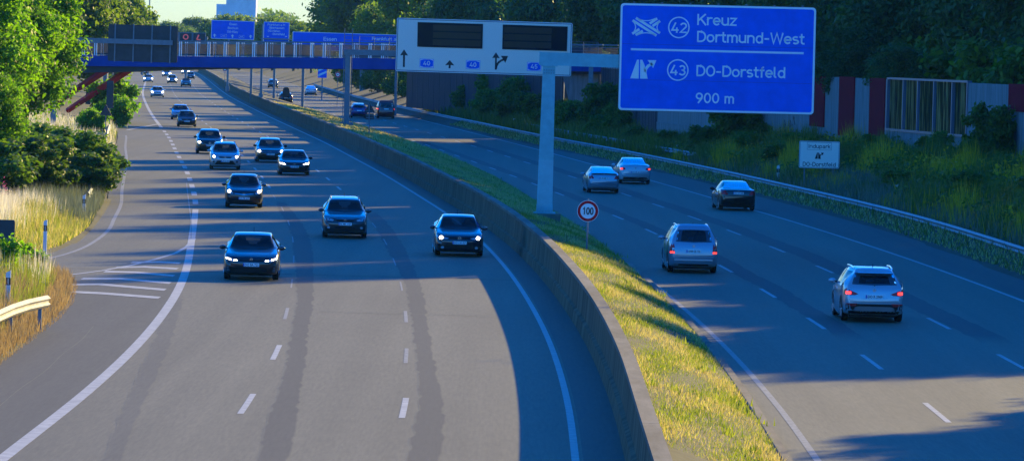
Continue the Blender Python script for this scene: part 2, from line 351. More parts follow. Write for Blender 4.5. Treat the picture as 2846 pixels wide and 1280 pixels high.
def screenmat():  # gold streaks in the colour paint sunlit growth seen through the glass
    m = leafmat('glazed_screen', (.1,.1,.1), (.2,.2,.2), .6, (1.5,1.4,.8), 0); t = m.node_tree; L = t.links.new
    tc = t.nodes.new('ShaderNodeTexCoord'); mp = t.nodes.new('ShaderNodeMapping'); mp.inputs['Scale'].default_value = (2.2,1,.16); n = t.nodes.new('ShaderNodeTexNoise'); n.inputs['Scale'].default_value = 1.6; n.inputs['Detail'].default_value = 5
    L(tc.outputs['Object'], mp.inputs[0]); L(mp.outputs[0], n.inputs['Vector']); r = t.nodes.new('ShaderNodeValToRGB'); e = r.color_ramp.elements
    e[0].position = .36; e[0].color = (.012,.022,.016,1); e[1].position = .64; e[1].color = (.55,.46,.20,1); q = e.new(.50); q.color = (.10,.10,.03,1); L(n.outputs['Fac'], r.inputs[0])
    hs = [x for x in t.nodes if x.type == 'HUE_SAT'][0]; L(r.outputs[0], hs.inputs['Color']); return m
M['sunlit_streaks'] = screenmat()
PAINT = {}
def paint(name, col, metal=.3, rough=.28):
    PAINT[name] = mat('paint_'+name, col, rough, metal, .5, 1.0)
for n_, c_, me_ in (('black',(.003,.003,.004),0),('navy',(.003,.005,.014),0),('midnight',(.003,.005,.010),0),('graphite',(.03,.034,.04),.4),('silver',(.45,.50,.54),.4),
               ('pale',(.50,.57,.62),.15),('white',(.72,.74,.75),0),('blue',(.012,.03,.20),.2),('steel',(.30,.38,.45),.4),('red',(.2,.02,.02),.1),('grey',(.12,.14,.16),.4),('maroon',(.22,.008,.014),.1)):
    paint(n_, c_, me_)
# ------------------------------------------------------------------ ground and roads
def rampR(Y): return ll(Y)+3.6
guard_off = tab([(60,19.0),(190,19.0),(225,19.7),(300,19.7),(353,19.1),(405,17.9),(482,17.3),(600,16.4),(900,16.4)])
def gz(X, Y):                          # height of the ground
    u = X-c(Y)
    if u > 8:
        e = u-guard_off(Y)+1.5
        return -.12 if e < 0 else .03+min(e*.29, 2.15)+max(0, min((u-34)*.12, 1.5))
    if Y < 168.5:
        if X > ll(Y)-.45:
            e = min(GB(Y)-X, X-rampR(Y)-.1)
            return -.12 if e < 0 else .03+min(e*.22, .55)
        e = ll(Y)-.45-X
    else: e = ll(Y)-.45-X
    if e < 0: return -.12
    return .03+min(e*.12, .8)+max(0, min((e-9)*.12, 3))
Ys = [30+4*i for i in range(120)]+[510+15*i for i in range(60)]+[1420,1500,1700,2000,2400,3000]
us = [-900,-500,-300,-200,-120,-80,-60]+[-50+1.5*i for i in range(16)]+[-26.5+.4*i for i in range(45)]+[-6,0,8,14]+[15+.5*i for i in range(36)]+[34,38,44,50,60,80,120,200,400,900]
V, Q = [], []
for Y in Ys:
    for u in us: X = c(Y)+u; V.append((X, Y, gz(X, Y)))
n = len(us)
for i in range(len(Ys)-1):
    for j in range(n-1): Q.append((i*n+j, i*n+j+1, (i+1)*n+j+1, (i+1)*n+j))
struct(mesh('ground', V, Q, M['soil'], None, True))

def ribbon(b, fl, fr, y0, y1, z, step=4.0):
    k = max(2, int((y1-y0)/step)+1); V = []
    for i in range(k):
        Y = y0+(y1-y0)*i/(k-1); V += [(fl(Y), Y, z), (fr(Y), Y, z)]
    return b.add(V, [(2*i, 2*i+1, 2*i+3, 2*i+2) for i in range(k-1)])
def off(f, d=0.0): return lambda Y: c(Y)+f(Y)+d
def cst(d): return lambda Y: c(Y)+d
b = MB()
ribbon(b, lambda Y: (GB(Y)-.15 if Y < 168.5 else ll(Y)-.55), cst(.1), 40, 168.4, 0, 3)
ribbon(b, lambda Y: ll(Y)-.55, cst(.1), 168.6, 1400, 0, 5)
struct(b.build('motorway_road_oncoming', M['asphalt']))
struct(ribbon(MB(), lambda Y: ll(Y)-.55, rampR, 40, 168.6, -.004).build('slip_road', M['asphalt']))
struct(ribbon(MB(), off(kerb_off,-.05), off(guard_off,-1.35), 40, 1400, 0).build('motorway_road_outgoing', M['asphalt']))
b = MB()
ribbon(b, lambda Y: GB(Y)-.2, off(thick_off,-.1), 40, 160, .0015)
ribbon(b, cst(-.95), cst(.05), 40, 900, .0015)
ribbon(b, cst(15.35), off(guard_off,-1.4), 40, 900, .0015)
struct(b.build('hard_shoulder', M['asphalt_shoulder']))
# darker re-laid strips along the lane joints, with ragged edges
rn = random.Random(3)
def strip_path(fx, fw, ya, yb, st=.7):
    V = []; k = int((yb-ya)/st)+2; jl = jr = 0
    for i in range(k):
        Y = ya+(yb-ya)*i/(k-1); X, wd = fx(Y), fw(Y); f = min(1, (Y-ya)/4, (yb-Y)/4)
        if rn.random() < .7: jl = rn.uniform(-.045, .045)
        if rn.random() < .7: jr = rn.uniform(-.045, .045)
        V += [(X-wd/2+jl-.03, Y, 0), (X-wd/2+jl+.02, Y, f), (X+wd/2+jr-.02, Y, f), (X+wd/2+jr+.03, Y, 0)]
    return V
def strip(pts):
    P = [(px(x, y, 0), w_) for x, y, w_ in pts]; P.sort(key=lambda q: q[0].y)
    ys_ = [p[0].y for p in P]; xs_ = [p[0].x for p in P]; ws_ = [p[1] for p in P]
    return strip_path(lambda Y: interp(Y, ys_, xs_), lambda Y: interp(Y, ys_, ws_), ys_[0], ys_[-1])
def lay(name, rows, mt, z):
    V, Q, A = [], [], []
    for r_ in rows:
        b0 = len(V); V += [(x, y, z) for x, y, f in r_]; A += [f for x, y, f in r_]
        for i in range(len(r_)//4-1): Q += [(b0+4*i+j, b0+4*i+j+1, b0+4*i+j+5, b0+4*i+j+4) for j in range(3)]
    o = mesh(name, V, Q, mt); at_ = o.data.attributes.new('cover', 'FLOAT', 'POINT'); at_.data.foreach_set('value', A); struct(o)
lay('asphalt_patches', [strip([(672,1200,.58),(690,1130,.56),(722,1000,.5),(742,920,.44),(750,850,.42),(765,770,.46),(766,700,.56),(760,620,.7),(748,575,.66),(722,535,.6),(704,505,.45)]),
    strip([(1055,1210,.58),(1072,1120,.6),(1085,1010,.5),(1075,940,.42),(1066,880,.42),(1052,790,.44),(1040,720,.5),(1003,640,.66),(966,575,.7),(930,532,.6)]),
    strip_path(lambda Y: c(Y)+7.4+.04*math.sin(Y*.31), lambda Y: .75, 138, 420), strip_path(lambda Y: c(Y)+11.35+.05*math.sin(Y*.23), lambda Y: .95, 138, 420)], M['asphalt_new'], .0025)
lay('asphalt_sealing_band', [strip([(262,1200,.30),(318,1060,.34),(362,960,.38),(408,855,.42),(438,775,.3),(450,740,.2)])], M['asphalt_seal'], .003)
b = MB()                               # tar seams and cracks
for f_, y0, y1 in ((lambda Y: GB(Y)+1.3+.03*math.sin(Y*.5), 84, 135),):
    ribbon(b, lambda Y: f_(Y)-.01, lambda Y: f_(Y)+.01, y0, y1, .0035, 1)
for Y0, xa_, xb_ in ((145.2,-7.5,-1.2),):
    k = 24; V = []
    for i in range(k+1):
        X = c(Y0)+xa_+(xb_-xa_)*i/k; y_ = Y0+.12*math.sin(i*1.3)+.1*math.sin(i*.6+Y0); V += [(X, y_-.04, .0036), (X, y_+.04, .0036)]
    b.add(V, [(2*i, 2*i+1, 2*i+3, 2*i+2) for i in range(k)])
struct(b.build('asphalt_seams', M['asphalt_seal']))
# painted markings
b = MB(); wn = MB(); Zm = .005
def line(b, f, w_, y0, y1, step=4): ribbon(b, lambda Y: f(Y)-w_/2, lambda Y: f(Y)+w_/2, y0, y1, Zm, step)
line(b, off(thick_off), .27, 40, 231, 3)
for k in range(15): line(b, off(thick_off), .27, 238.5+13.2*k, 245.2+13.2*k, 2)
line(b, off(thick_off), .3, 445, 1300)
line(b, cst(-1.1), .15, 40, 1300)
line(b, cst(15.2), .15, 40, 1300)
line(wn, cst(3.55), .15, 40, 182, 3)
line(wn, lambda Y: ll(Y)+.12, .16, 40, 405, 3)
for k in range(-4, 60):
    Y0 = 107.5+18.2*k-3
    for f_, yw in ((a_off, 132), (b_off, 114)):
        worn = yw < Y0 < 255; w1 = .10 if Y0 < 150 else .05
        line(wn if worn else b, off(f_, -.12 if worn else 0), w1 if worn else .135, Y0, Y0+6, 2)
for k in range(-5, 50):
    Y0 = 113.3+17.9*k
    line(b, cst(7.0), .13, Y0-6, Y0, 2); line(b, cst(10.75), .13, Y0+1.7-6, Y0+1.7, 2)
# gore: curved edge line and hatching
G = [px(*p, 0) for p in ((488,600),(470,620),(440,637),(390,652),(330,667),(260,680),(200,688),(120,697),(40,704))]
def flatstroke(b, P, w_, z=Zm):
    o_ = stroke([(p.x, p.y) for p in P], w_); k = len(P)
    b.add([(x, y, z) for x, y in o_], [(i, i+1, 2*k-2-i, 2*k-1-i) for i in range(k-1)])
flatstroke(b, G, .16, .0065)
for L_ in (((330,660),(400,659),(452,662)),((290,673),(360,671),(446,676)),((262,683),(340,685),(437,694)),((205,701),(300,701),(428,712)),((178,716),(250,715),(415,729)),((178,734),(260,738),(400,749))):
    P = [px(*p, 0) for p in L_]; V = []
    for p in P: V += [(p.x, p.y-.6, .008), (p.x, p.y+.6, .008)]
    b.add(V, [(2*i, 2*i+1, 2*i+3, 2*i+2) for i in range(2)])
flatstroke(b, [px(*p, 0) for p in ((320,327),(345,322),(372,317),(398,312))], .3, .0065)
flatstroke(wn, [px(*p, 0) for p in ((480,600),(481,560),(476,520),(471,480),(469,460))], .05, .006)
struct(b.build('road_markings', M['paint_white'])); struct(wn.build('worn_road_markings', M['paint_worn']))

# ------------------------------------------------------------------ median wall, kerb, median strip
def sweep(b, prof, f, ys, closed=False):
    k = len(prof); V = []
    for Y in ys:
        t = tan_at(Y); nx, ny = t.y, -t.x
        for du, z in prof: V.append((f(Y)+du*nx, Y+du*ny, z))
    Fc = []
    for i in range(len(ys)-1):
        for j in range(k if closed else k-1): Fc.append((i*k+j, i*k+(j+1)%k, (i+1)*k+(j+1)%k, (i+1)*k+j))
    if closed: Fc += [tuple(range(k))[::-1], tuple(range((len(ys)-1)*k, len(ys)*k))]
    return b.add(V, Fc)
WY = [40+3*i for i in range(170)]+[560+12*i for i in range(60)]
wl = thing('median_wall', 'long curved concrete retaining wall between the left carriageway and the grassy median', 'wall', (0,0,0))
sweep(MB(), [(.3,0),(-.16,0),(-.12,.33),(-.03,.38),(.02,1.12),(.3,1.12)], c, WY, True).build('wall_face', M['concrete_dark'], wl)
b = MB()
for i in range(0, len(WY)-1, 4): sweep(b, [(-.03,1.123),(-.03,1.24),(.27,1.24),(.27,1.123)], c, WY[i:i+4]+[WY[min(i+4, len(WY)-1)]-.03], True)
b.build('coping', M['concrete'], wl)
kb = MB(); KY = [40+2*i for i in range(240)]+[530+10*i for i in range(60)]
sweep(kb, [(0,-.05),(0,.13),(.03,.15),(.2,.15),(.2,-.05)], lambda Y: c(Y)+kerb_off(Y)-.2, KY, True)
tag(kb.build('median_kerb', M['concrete']), 'pale concrete kerb along the right side of the grassy median', 'kerb')
def medz(Y, t): return 1.13-(1.13-.12)*t+.10*math.sin(math.pi*t)
V, Q = [], []; MT = [i/10 for i in range(11)]
for Y in WY:
    for t in MT: V.append((c(Y)+.26+(kerb_off(Y)-.2-.26)*t, Y, medz(Y, t)+.03*math.sin(Y*1.7+t*9)))
for i in range(len(WY)-1):
    for j in range(10): Q.append((i*11+j, i*11+j+1, (i+1)*11+j+1, (i+1)*11+j))
struct(mesh('median_strip', V, Q, M['soil'], None, True))

# ------------------------------------------------------------------ guard rails
WB = [(0,.42),(-.03,.44),(-.085,.50),(-.03,.56),(-.03,.60),(-.085,.66),(-.03,.72),(0,.745),(.02,.72),(.02,.44)]
def guardrail(name, label, f, ys, side=1, z0=0.0, post=4.0, mt='rail', dz=lambda Y: 0):
    t = thing(name, label, 'guard rail', (f(ys[0]), ys[0], 0)); o0 = Vector((f(ys[0]), ys[0], 0))
    b = MB()
    k = len(WB); V = []
    for Y in ys:
        tt = tan_at(Y); nx, ny = tt.y, -tt.x
        for du, z in WB: V.append((f(Y)+side*du*nx-o0.x, Y+side*du*ny-o0.y, z+z0+dz(Y)))
    Fc = [(i*k+j, i*k+(j+1)%k, (i+1)*k+(j+1)%k, (i+1)*k+j) for i in range(len(ys)-1) for j in range(k)]
    b.add(V, Fc).build('rail', M[mt], t)
    Y = ys[0]+1; cnt = 0
    while Y < ys[-1] and cnt < 99:
        X = f(Y)+side*.09-o0.x; g = gz(f(Y), Y)-.3
        MB().box(X-.05, X+.05, Y-.03-o0.y, Y+.03-o0.y, g, .68+z0+dz(Y)).build('post', M['galv'], t)
        Y += post; cnt += 1
    return t
guardrail('guard_rail', 'long galvanised guard rail along the right verge below the noise wall', off(guard_off), [90+4*i for i in range(100)]+[500+10*i for i in range(40)], 1, 0, 5.0)
guardrail('guard_rail', 'short second guard rail running behind the long one near the bridge abutment', lambda Y: c(Y)+guard_off(Y)+1.1, [318+4*i for i in range(32)], 1, .55)
p0, p1 = px(0,792,.75), px(78,757,.75)
def lerpx(a, b_): return lambda Y: a.x+(b_.x-a.x)*(Y-a.y)/(b_.y-a.y)
guardrail('guard_rail', 'weathered pale guard rail end among the near grass at the left edge', lambda Y: lerpx(p0, p1)(Y) if Y < p1.y-3 else lerpx(p0, p1)(p1.y-3)+.12*(Y-p1.y+3), [p0.y-30+i*2.5 for i in range(int((p1.y-p0.y+34)/2.5))], -1, .15, 4, 'rail_rust')
guardrail('guard_rail', 'grey guard rail beside the dark bush at the slip road', lambda Y: ll(Y)-1.3, [228+3*i for i in range(12)], -1, 0, 4)
guardrail('guard_rail', 'pale guard rail end under the overhanging bushes before the bridge', lambda Y: ll(Y)-1.2, [352+3*i for i in range(14)], -1, .35, 4, 'rail_rust')

# ------------------------------------------------------------------ blue sign on its cantilever gantry (nearest)
gz1 = .92
g0 = px(1368, 536, gz1); Zg = g0.y
def gl(xv, yv): p = at(xv, yv, Zg); return (p.x-g0.x, p.z-g0.z)      # picture -> gantry local x,z
gt = thing('cantilever_gantry', 'pale blue steel cantilever gantry in the median carrying the big blue motorway sign', 'gantry', g0)
(xbl,_), (xbr,_) = gl(1350,530), gl(1389,530); (xtl,zt), (xtr,_) = gl(1366,163), gl(1397,163)
b = MB()
zm = zt*.38
xm0, xm1 = xbl+(xtl-xbl)*.38, xbr+(xtr-xbr)*.38
b.add([(xbl,-.3,0),(xbr,-.3,0),(xbr,.3,0),(xbl,.3,0),(xtl,-.27,zt),(xtr,-.27,zt),(xtr,.27,zt),(xtl,.27,zt)],[(0,3,2,1),(4,5,6,7),(0,1,5,4),(1,2,6,5),(2,3,7,6),(3,0,4,7)])
for k in (.385,): b.box(xbl+(xtl-xbl)*k-.012, xbr+(xtr-xbr)*k+.012, -.31, .31, zt*k-.02, zt*k+.02)
steel = mat('gantry_steel', (.20,.50,.52), .6, .05, spec=.2, nscale=3, namp=.12)
b.build('post', steel, gt)
pale_steel = mat('galvanised_sleeve', (.28,.56,.58), .65, .1, spec=.2, nscale=2, namp=.12)
k3 = .36; ex_ = .006
MB().add([(xbl-ex_,-.31,.05),(xbr+ex_,-.31,.05),(xbr+ex_,.31,.05),(xbl-ex_,.31,.05)]+[(xbl+(xtl-xbl)*k3-ex_,-.30,zt*k3),(xbr+(xtr-xbr)*k3+ex_,-.30,zt*k3),(xbr+(xtr-xbr)*k3+ex_,.30,zt*k3),(xbl+(xtl-xbl)*k3-ex_,.30,zt*k3)],[(0,3,2,1),(4,5,6,7),(0,1,5,4),(1,2,6,5),(2,3,7,6),(3,0,4,7)]).build('post_sleeve', pale_steel, gt)
b = MB()
for i in range(5):
    for zz_ in (.12,.24): b.tube([(xtl+.06+i*(xtr-xtl-.12)/4,-.29,zt-zz_-.1),(xtl+.06+i*(xtr-xtl-.12)/4,-.325,zt-zz_-.1)], .022, 6)
b.build('joint_bolts', M['galv'], gt)
b = MB().box(xbl-.14, xbr+.14, -.45, .45, 0, .05)
for i in range(6):
    x = xbl+(xbr-xbl)*i/5; b.prism_x([(-.31,.05),(-.43,.05),(-.31,.38)], x-.012, x+.012); b.tube([(x,-.4,.05),(x,-.4,.13)], .025, 6)
b.build('base_plate', steel, gt)
MB().box(xbl-.3, xbr+.35, -.6, .6, -.35, 0).build('footing', M['concrete'], gt)
xa, za = gl(1357,131); xe, ze = gl(2000,152); _, zb_ = gl(1357,164)
b = MB(); sl_ = (ze-za)/(xe-xa)
b.add([(xa,-.29,zb_),(xe,-.29,zb_+sl_*(xe-xa)),(xe,.29,zb_+sl_*(xe-xa)),(xa,.29,zb_),(xa,-.29,za),(xe,-.29,ze),(xe,.29,ze),(xa,.29,za)],[(0,3,2,1),(4,5,6,7),(0,1,5,4),(1,2,6,5),(2,3,7,6),(3,0,4,7)])
b.box(xtl-.06, xtr+.1, -.31, .31, zt-.06, zt-.005)
b.build('beam', steel, gt)
# the board: picture crop 1700..2300 x 0..340, scaled 0.2934
def v5(x, y): return ((1700+.2934*x)/VW, (.2934*y)/VW)
cTL, cBL = gl(*v5(85,28)), gl(*v5(55,1045)); cTR = gl(*v5(1940,72))
Wb = math.dist(cTL, cTR); Hb = math.dist(cTL, cBL)
A5 = affine((85,28),(1940,72),(55,1045), Wb, Hb)
def signboard(parent, corner, ang, W_, H_, r, mface, mback=None, th=.06, y=-.42):
    o = MB().prism(rrect(0, W_, 0, H_, r), 0, th).build('sign_board', mback or M['sign_back'], parent)
    o.location = (corner[0], y, corner[1]); o.rotation_euler = (0, ang, 0)
    flat('sign_face', [rrect(.02, W_-.02, .02, H_-.02, r*.9)], 0, mface, o, .004)
    return o
ang = -math.atan2(cTR[1]-cTL[1], cTR[0]-cTL[0])
sb = signboard(gt, cBL, ang, Wb, Hb, .16, M['sign_white'])
px5 = Wb/1855
flat('blue_field', [rrect(.105, Wb-.105, .105, Hb-.105, .1)], -.004, M['sign_blue'], sb)
yy = -.009
def T5(x, y): return A5((x, y))
IT = []
for tx, x0, y0, x1, h in (('Kreuz',808,240,1175,105),('Dortmund-West',805,400,1818,105),('42',565,313,712,98),('43',553,713,698,98),('DO-Dorstfeld',797,722,1635,105),('900 m',790,974,1150,98)):
    p = T5(x0, y0); IT.append((tx, p[0], p[1], h*px5, (x1-x0)*px5))
letters('lettering', IT, yy, M['sign_white'], sb)
P = []
for cc_ in ((637,263),(625,664)): p = T5(*cc_); P += ring(p[0], p[1], 90*px5, 102*px5)
flat('exit_number_ring', P, -.007, M['sign_white'], sb, .002)
p, q = T5(182,468), T5(1815,506); flat('dividing_line', [stroke([p, (q[0], p[1]+ (q[1]-p[1]))], 20*px5)], -.007, M['sign_white'], sb, .002)
def arc(p, q, bend, n=10):
    p, q = Vector(p), Vector(q); d = q-p; nn = Vector((-d.y, d.x))*bend
    return [tuple(p+d*t+nn*4*t*(1-t)) for t in [i/n for i in range(n+1)]]
X5 = []
for a_, b_ in (((200,196),(425,340)),((232,173),(458,316))): X5.append(stroke([T5(*a_), T5(*b_)], 24*px5))
for a_, b_ in (((432,178),(362,226)),((460,202),(388,250)),((264,278),(196,322)),((296,296),(228,334))): X5.append(stroke([T5(*a_), T5(*b_)], 24*px5))
for a_, b_, k_ in (((255,180),(412,178),-.13),((205,208),(208,306),.22),((452,215),(448,304),-.22),((250,332),(408,336),.13)): X5.append(stroke(arc(T5(*a_), T5(*b_), k_), 9*px5))
flat('interchange_symbol', X5, -.007, M['sign_white'], sb, .002)
E1 = [(240,567),(258,567),(255,745),(175,742)]; E2 = [(270,567),(290,568),(316,628),(312,640),(330,690),(340,746),(268,745)]
E3 = [T5(*q) for q in ((300,650),(318,640),(340,612),(370,596))]
def exit_symbol(f, s=1.0): return [[f(*q) for q in E1], [f(*q) for q in E2], stroke([f(*q) for q in ((318,680),(322,655),(345,625),(385,605))], 26*s), [f(*q) for q in ((340,570),(422,572),(392,646))]]
flat('exit_symbol', exit_symbol(T5, px5), -.007, M['sign_white'], sb, .002)
flat('panel_joint', [stroke([(.12,Hb*k),(Wb-.12,Hb*k)], .012) for k in (.29,.62)], -.0065, mat('joint', (.003,.03,.25), .6), sb, .001)
b = MB()
for k in range(7): b.box(Wb*(k+.5)/7-.04, Wb*(k+.5)/7+.04, .06, .16, .05, Hb+.05)
b.build('sign_bracket', M['galv'], sb)

# ------------------------------------------------------------------ large display sign gantry
gz2 = 1.0
d0 = px(871, 312, gz2); Zd = d0.y
def dl(xv, yv): p = at(xv, yv, Zd); return (p.x-d0.x, p.z-d0.z)
dg = thing('display_gantry', 'grey portal gantry across the right carriageway holding the white variable message sign', 'gantry', d0)
x0, _ = dl(861,310); x1, _ = dl(882,310); _, z1 = dl(872,128)
MB().box(x0+.12, x1-.12, -.25, .25, 0, z1).build('post', M['galv'], dg)
b = MB()
b.tube([(x0+.02,-.1,0),(x0+.02,-.1,z1+1.9)], .035, 6); b.tube([(x1-.02,-.1,0),(x1-.02,-.1,z1+1.9)], .035, 6)
for k in range(30): b.box(x1-.1, x1+.04, -.13, -.07, .3+k*.26, .33+k*.26)
b.build('ladder', M['galv'], dg)
MB().box(x0-.2, x1+.2, -.5, .5, -.1, .16).build('base_plate', M['galv'], dg)
xr, _ = dl(1490,150); _, zb_ = dl(862,138); _, zt_ = dl(862,124)
MB().box(x0, xr+.3, -.3, .3, zb_, zt_).build('beam', M['galv'], dg)
MB().box(xr-.28, xr+.1, -.25, .25, -.3, zb_).build('post', M['galv'], dg)
b = MB()
for k in range(14):
    x = xr-1.6-.6*k if k < 2 else None
for i in range(18):
    x = x0+i*(xr+.5-x0)/17; b.tube([(x,.5,zt_),(x,.5,zt_+1.15)], .025, 5)
for h_ in (.4,.8,1.15): b.tube([(x0,.5,zt_+h_),(xr+.5,.5,zt_+h_)], .02, 5)
b.box(x0, xr+.5, .3, .9, zt_-.05, zt_)
b.build('catwalk', M['galv'], dg)
def v4(x, y): return ((1050+.2290*x)/VW, (30+.2290*y)/VW)
cTL, cTR, cBL = dl(*v4(235,85)), dl(*v4(2365,150)), dl(*v4(215,735))
Wd, Hd = math.dist(cTL, cTR), math.dist(cTL, cBL); A4 = affine((235,85),(2365,150),(215,735), Wd, Hd); p4 = Wd/2130
ds = signboard(dg, cBL, -math.atan2(cTR[1]-cTL[1], cTR[0]-cTL[0]), Wd, Hd, .14, M['sign_white'], None, .3, -.7)
ivory = mat('sign_ivory', (.92,.88,.72), .6, spec=.2)
def T4(x, y): return A4((x, y))
k_ = .11
flat('black_border', [stroke(q, .05) for q in ([(k_,k_),(Wd-k_,k_)],[(k_,Hd-k_),(Wd-k_,Hd-k_)],[(k_,k_-.025),(k_,Hd-k_+.025)],[(Wd-k_,k_-.025),(Wd-k_,Hd-k_+.025)])], -.004, M['sign_black'], ds, .004)
flat('sign_ground', [rrect(k_+.035, Wd-k_-.035, k_+.035, Hd-k_-.035, .02)], -.0035, ivory, ds, .003)
for cs, xr_ in ((((487,140),(1278,163),(1270,462),(482,437)), (672,1252)), (((1518,170),(2303,195),(2293,492),(1510,467)), (1532,2108))):
    P = [T4(*q) for q in cs]
    o = MB().prism(P, -.05, -.007).build('display', M['led_dark'], ds)
    xa_, xb_ = T4(xr_[0],300)[0], T4(xr_[1],300)[0]; zt2, zb2 = P[0][1]-.12, P[3][1]+.12; hh = (zt2-zb2)/3
    flat('display_row', [[(xa_,zb2+i*hh+.05),(xb_,zb2+i*hh+.05),(xb_,zb2+(i+1)*hh-.06),(xa_,zb2+(i+1)*hh-.06)] for i in range(3)], -.051, M['led_rows'], o, .004)
def arrow_up(tip, base_y, hw, sw, end_y): x = tip[0]; return [T4(x,tip[1]),T4(x+hw,base_y+3),T4(x+sw,base_y-2),T4(x+sw-3,end_y),T4(x-sw-3,end_y),T4(x-sw,base_y-3),T4(x-hw,base_y)]
flat('lane_arrow', [arrow_up((322,470),542,48,12,683)], -.009, M['sign_black'], ds)
flat('lane_arrow', [arrow_up((875,600),662,56,12,698)], -.009, M['sign_black'], ds)
flat('forked_lane_arrow', [arrow_up((1435,505),575,46,11,715), stroke([T4(*q) for q in ((1434,706),(1441,668),(1462,632),(1495,606),(1538,588))], 24*p4), [T4(1495,548),T4(1582,550),T4(1548,633)]], -.009, M['sign_black'], ds)
def shield(parent, f, cx_, cy_, w_, h_, txt, y, s):
    cx2, cz2 = f(cx_, cy_); w2, h2 = w_*s/2, h_*s/2
    o = flat('route_shield', [rrect(cx2-w2, cx2+w2, cz2-h2, cz2+h2, .06*s*100*.3)], y, M['sign_blue'], parent)
    flat('shield_ground', [rrect(cx2-w2*.95, cx2+w2*.95, cz2-h2*.92, cz2+h2*.92, .05*s*100*.3)], y-.004, M['sign_white'], o)
    a_, b_ = w2*.9, h2*.85
    flat('shield_field', [[(cx2-a_,cz2-b_*.75),(cx2-a_*.5,cz2-b_),(cx2+a_*.5,cz2-b_),(cx2+a_,cz2-b_*.75),(cx2+a_,cz2+b_*.75),(cx2+a_*.5,cz2+b_),(cx2-a_*.5,cz2+b_),(cx2-a_,cz2+b_*.75)]], -.008+y, M['sign_blue'], o)
    letters('shield_number', [(txt, cx2-w2*.46, cz2-h2*.48, h2*1.0, w2*.92)], y-.014, M['sign_white'], o, .02)
shield(ds, T4, 596, 638, 172, 106, '40', -.009, p4); shield(ds, T4, 1157, 656, 172, 106, '40', -.009, p4); shield(ds, T4, 1898, 678, 172, 106, '45', -.009, p4)

# ------------------------------------------------------------------ signs beyond the footbridge
def far_sign(name, label, corners, Zs, face, grp=None, legs=(.2,.8), poleh=True, th=.12):
    (tl, tr, bl) = [at((480+.2484*x)/VW, (.2484*y)/VW, Zs) for x, y in corners]
    W_, H_ = (tr-tl).length, (tl-bl).length
    base = Vector((bl.x, Zs, 0)); t = thing(name, label, 'road sign', base)
    sb_ = signboard(t, (0, bl.z), -math.atan2(tr.z-tl.z, tr.x-tl.x), W_, H_, .08, M['sign_white'], None, th, 0)
    flat('sign_field', [rrect(.09, W_-.09, .09, H_-.09, .05)], -.004, face, sb_)
    if poleh:
        b = MB()
        for k in legs: b.box(W_*k-.15, W_*k+.15, .2, .5, -.3, bl.z+H_*.8)
        b.build('post', M['galv'], t)
    return t, sb_, affine(corners[0], corners[1], corners[2], W_, H_), W_/(corners[1][0]-corners[0][0])
far_blue = M['sign_blue']
t, s1, f1, q1 = far_sign('destination_sign', 'blue destination sign reading Essen, Bochum and DO-Kley above the far lanes', ((432,222),(918,240),(428,435)), 640, far_blue, legs=(.95,))
letters('lettering', [(a_, *f1((x_, y_)), 24*q1, w_*q1) for a_, x_, y_, w_ in (('Essen',634,283,84),('Bochum',617,326,115),('DO-Kley',612,368,118))], -.01, M['sign_white'], s1, .02)
for x_, y_ in ((470,400),(670,408),(873,413)):
    flat('lane_arrow', [[f1((x_+a_, y_+b_)) for a_, b_ in ((0,-22),(19,0),(6,-2),(6,18),(-6,18),(-6,-2),(-19,0))]], -.009, M['sign_white'], s1)
shield(s1, lambda x, y: f1((x, y)), 573, 402, 70, 36, '40', -.009, q1); shield(s1, lambda x, y: f1((x, y)), 772, 411, 62, 34, '40', -.009, q1)
t, s2, f2, q2 = far_sign('destination_sign', 'smaller blue sign reading Frankfurt a M and Oberhausen, right of the Essen sign', ((1015,242),(1307,252),(1012,470)), 640, far_blue, legs=(.46,))
letters('lettering', [(a_, *f2((x_, y_)), 23*q2, w_*q2) for a_, x_, y_, w_ in (('Frankfurt a M',1060,288,195),('Oberhausen',1077,323,168),('DO-Hafen',1065,358,135),('-Dorstfeld',1108,393,142))], -.01, M['sign_white'], s2, .02)
b = MB(); W_ = 292*q2; b.box(-.3, W_+.3, -.3, -.15, .35, .5); b.build('lamp_bar', M['pole'], s2)
for x_ in (1068,1270): flat('sign_lamp', [rrect(f2((x_,411))[0]-.12, f2((x_,411))[0]+.12, f2((x_,411))[1]-.05, f2((x_,411))[1]+.05, .03)], -.31, M['sign_white'], s2, .1)
t, s3, f3, q3 = far_sign('destination_sign', 'long blue sign with Essen and Frankfurt, half hidden behind the bridge railing', ((1340,352),(2640,392),(1336,560)), 560, far_blue, legs=(.1,.9))
letters('lettering', [(a_, *f3((x_, y_)), h_*q3, w_*q3) for a_, x_, y_, w_, h_ in (('Essen',1686,455,148,40),('Bochum',1660,520,196,40),('Frankfurt a M',2229,456,330,42),('Oberhausen',2229,520,300,42))], -.01, M['sign_white'], s3, .02)
